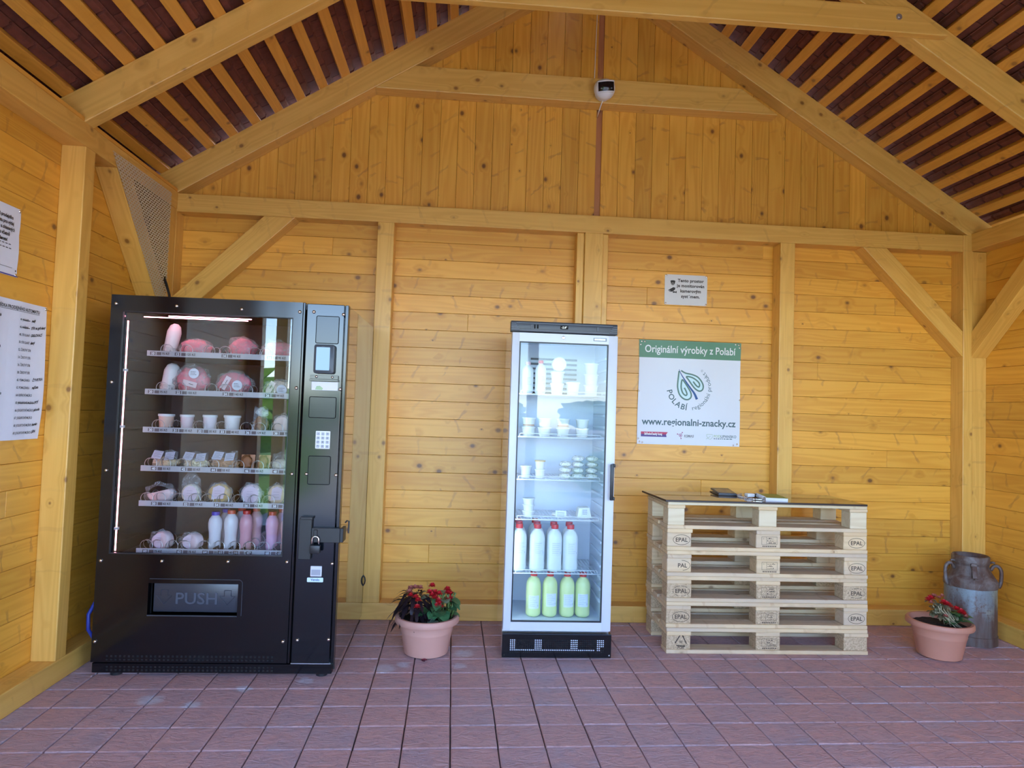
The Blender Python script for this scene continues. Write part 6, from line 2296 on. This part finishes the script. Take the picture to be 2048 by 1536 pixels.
for q in range(85):
    a, k = rr.uniform(0, 2 * PI), rr.random() ** 0.6
    h = rr.uniform(0.0, 0.12)
    b0 = c1 + Vector((-0.07 + 0.05 * k * math.cos(a), 0.02 + 0.06 * k * math.sin(a), 0.20 + h))
    d = Vector((math.cos(a), math.sin(a) - 0.2, rr.uniform(-0.35, 0.6)))
    leaf(m, b0, d, Vector((0, 0, 1)), rr.uniform(0.06, 0.115), rr.uniform(0.007, 0.014), rr.uniform(0.5, 1.1), 6, 0.2, 0.3)
lab(m.build('dark_foliage', LEAFD, t, smooth=True), 'almost black hanging leaves on the left')
m, m2 = MB(), MB()
for q in range(46):
    a, k = rr.uniform(0, 2 * PI), rr.random() ** 0.6
    h = rr.uniform(-0.02, 0.11)
    b0 = c1 + Vector((0.07 + 0.055 * k * math.cos(a), 0.0 + 0.065 * k * math.sin(a), 0.20 + h))
    d = Vector((math.cos(a), math.sin(a) - 0.25, rr.uniform(-0.5, 0.6)))
    leaf(m if q % 5 else m2, b0, d, Vector((0, 0, 1)), rr.uniform(0.055, 0.085), rr.uniform(0.024, 0.036), rr.uniform(0.1, 0.5), 5, 0.3, 0.1)
lab(m.build('green_foliage', LEAFG, t, smooth=True), 'broad green begonia leaves')
m2.build('pale_foliage', LEAFP, t, smooth=True)
m = MB()
for q in range(14):
    x = 0.07 + rr.uniform(-0.05, 0.06)
    m.tube([c1 + Vector((x, rr.uniform(-0.03, 0.03), 0.18)), c1 + Vector((x + rr.uniform(-0.02, 0.03), rr.uniform(-0.05, 0.03), 0.26)), c1 + Vector((x + rr.uniform(-0.03, 0.05), rr.uniform(-0.07, 0.03), 0.33))], 0.0035, 6)
m.build('stems', STEMG, t, smooth=True)
FL = [(0.022, -0.03, 0.365), (0.012, -0.05, 0.335), (0.038, -0.05, 0.335), (0.026, -0.07, 0.325), (0.062, -0.06, 0.33), (0.04, -0.06, 0.31), (0.062, -0.09, 0.30), (0.05, -0.10, 0.277), (0.072, -0.10, 0.276), (0.066, -0.095, 0.289), (0.105, -0.02, 0.345), (0.11, -0.03, 0.33), (0.122, -0.03, 0.322), (0.118, -0.04, 0.308), (0.117, -0.05, 0.294)]
for q, (x, y, z) in enumerate(FL):
    flower(t, c1 + Vector((x, y, z)), 0.022, PETAL, q)
for q, (x, y, z) in enumerate([(-0.062, -0.07, 0.314), (-0.05, -0.08, 0.30), (-0.092, -0.05, 0.318), (-0.052, -0.10, 0.27)]):
    flower(t, c1 + Vector((x, y, z)), 0.02, PETAL, 40 + q)
for q, (x, y, z) in enumerate([(-0.095, -0.02, 0.348), (-0.07, -0.02, 0.352), (-0.045, 0.0, 0.345), (-0.10, -0.04, 0.335), (0.135, -0.02, 0.29)]):
    flower(t, c1 + Vector((x, y, z)), 0.021, PETALP, 60 + q)
t = thing('fallen_flower', 'single fallen red flower on the paving in front of the begonia pot', 'flower', (-0.166, -0.812, 0.004))
m = MB()
for q in range(9):
    a = q * 0.7
    leaf(m, Vector((-0.166, -0.812, 0.007)), Vector((math.cos(a), math.sin(a), 0.25 + 0.1 * (q % 3))), Vector((0, 0, 1)), 0.019, 0.009, 0.1, 3, 0.3)
m.build('petals', plain('wilted_petal', (0.28, 0.03, 0.06), 0.5), t, smooth=True)
m = MB()
m.ball((-0.166, -0.812, 0.008), 0.006, 2)
m.build('flower_heart', plain('wilted_heart', (0.16, 0.03, 0.05), 0.6), t, smooth=True)
c2 = Vector((2.795, -0.66, 0.002))
t = thing('potted_begonia', 'wide terracotta pot with a sparse drooping red begonia in front of the milk can', 'potted plant', c2)
pot(t, c2, 0.112, 0.174, 0.207, 0.032, TERRA)
rr = random.Random(23)
m, m2 = MB(), MB()
for q in range(15):
    a = rr.uniform(0, 2 * PI)
    b0 = c2 + Vector((0.045 + rr.uniform(-0.03, 0.06), rr.uniform(-0.07, 0.03), 0.20 + rr.uniform(0, 0.06)))
    leaf(m, b0, Vector((math.cos(a), math.sin(a) - 0.3, rr.uniform(-0.1, 0.8))), Vector((0, 0, 1)), rr.uniform(0.055, 0.085), rr.uniform(0.02, 0.034), 0.3, 5, 0.3)
leaf(m, c2 + Vector((0.06, -0.06, 0.235)), Vector((0.5, -0.55, 0.3)), Vector((0, 0, 1)), 0.085, 0.042, 0.2, 5, 0.15)
leaf(m, c2 + Vector((0.02, -0.08, 0.20)), Vector((0.4, -0.4, 0.5)), Vector((0, 0, 1)), 0.07, 0.025, 0.2, 5, 0.2)
m.build('green_foliage', ground_mat('begonia_fresh_leaf', (0.04, 0.13, 0.04), (0.10, 0.22, 0.07), 40.0, 0.4), t, smooth=True)
for q in range(60):
    a = rr.uniform(0, 2 * PI)
    s = rr.random()
    b0 = c2 + Vector((-0.045 + 0.06 * s + rr.uniform(-0.045, 0.045), rr.uniform(-0.07, 0.02), 0.21 + 0.11 * (1 - s) * rr.random() + 0.03))
    leaf(m2, b0, Vector((math.cos(a), math.sin(a), rr.uniform(-0.6, 0.4))), Vector((0, 0, 1)), rr.uniform(0.025, 0.05), rr.uniform(0.008, 0.016), 0.4, 4, 0.3)
lab(m2.build('wilted_foliage', ground_mat('wilted_leaf', (0.10, 0.09, 0.04), (0.25, 0.23, 0.13), 50.0, 0.6), t, smooth=True), 'wilted brownish leaves')
m = MB()
for q in range(16):
    x = rr.uniform(-0.07, 0.05)
    m.tube([c2 + Vector((0.05 + rr.uniform(-0.04, 0.03), rr.uniform(-0.09, 0.0), 0.185)), c2 + Vector((x * 0.5, rr.uniform(-0.09, -0.02), 0.225 + rr.uniform(0, 0.03))), c2 + Vector((x - 0.02, rr.uniform(-0.07, 0), 0.26 + rr.uniform(0, 0.05)))], 0.003, 6)
m.build('stems', DRYST, t, smooth=True)
for q, (x, y, z) in enumerate([(-0.02, -0.06, 0.318), (-0.008, -0.07, 0.312), (0.012, -0.06, 0.30), (0.05, -0.07, 0.285), (0.07, -0.08, 0.272), (0.08, -0.08, 0.264), (0.062, -0.09, 0.275), (-0.075, -0.03, 0.335), (-0.09, -0.03, 0.325)]):
    flower(t, c2 + Vector((x, y, z)), 0.024, PETAL, 80 + q)
for q, (x, y, z) in enumerate([(-0.06, -0.03, 0.35), (-0.045, -0.02, 0.345), (-0.02, -0.02, 0.335), (-0.09, -0.05, 0.315), (0.0, -0.02, 0.345), (0.09, -0.09, 0.25), (-0.03, -0.09, 0.25)]):
    flower(t, c2 + Vector((x, y, z)), 0.016, PETALP, 100 + q)
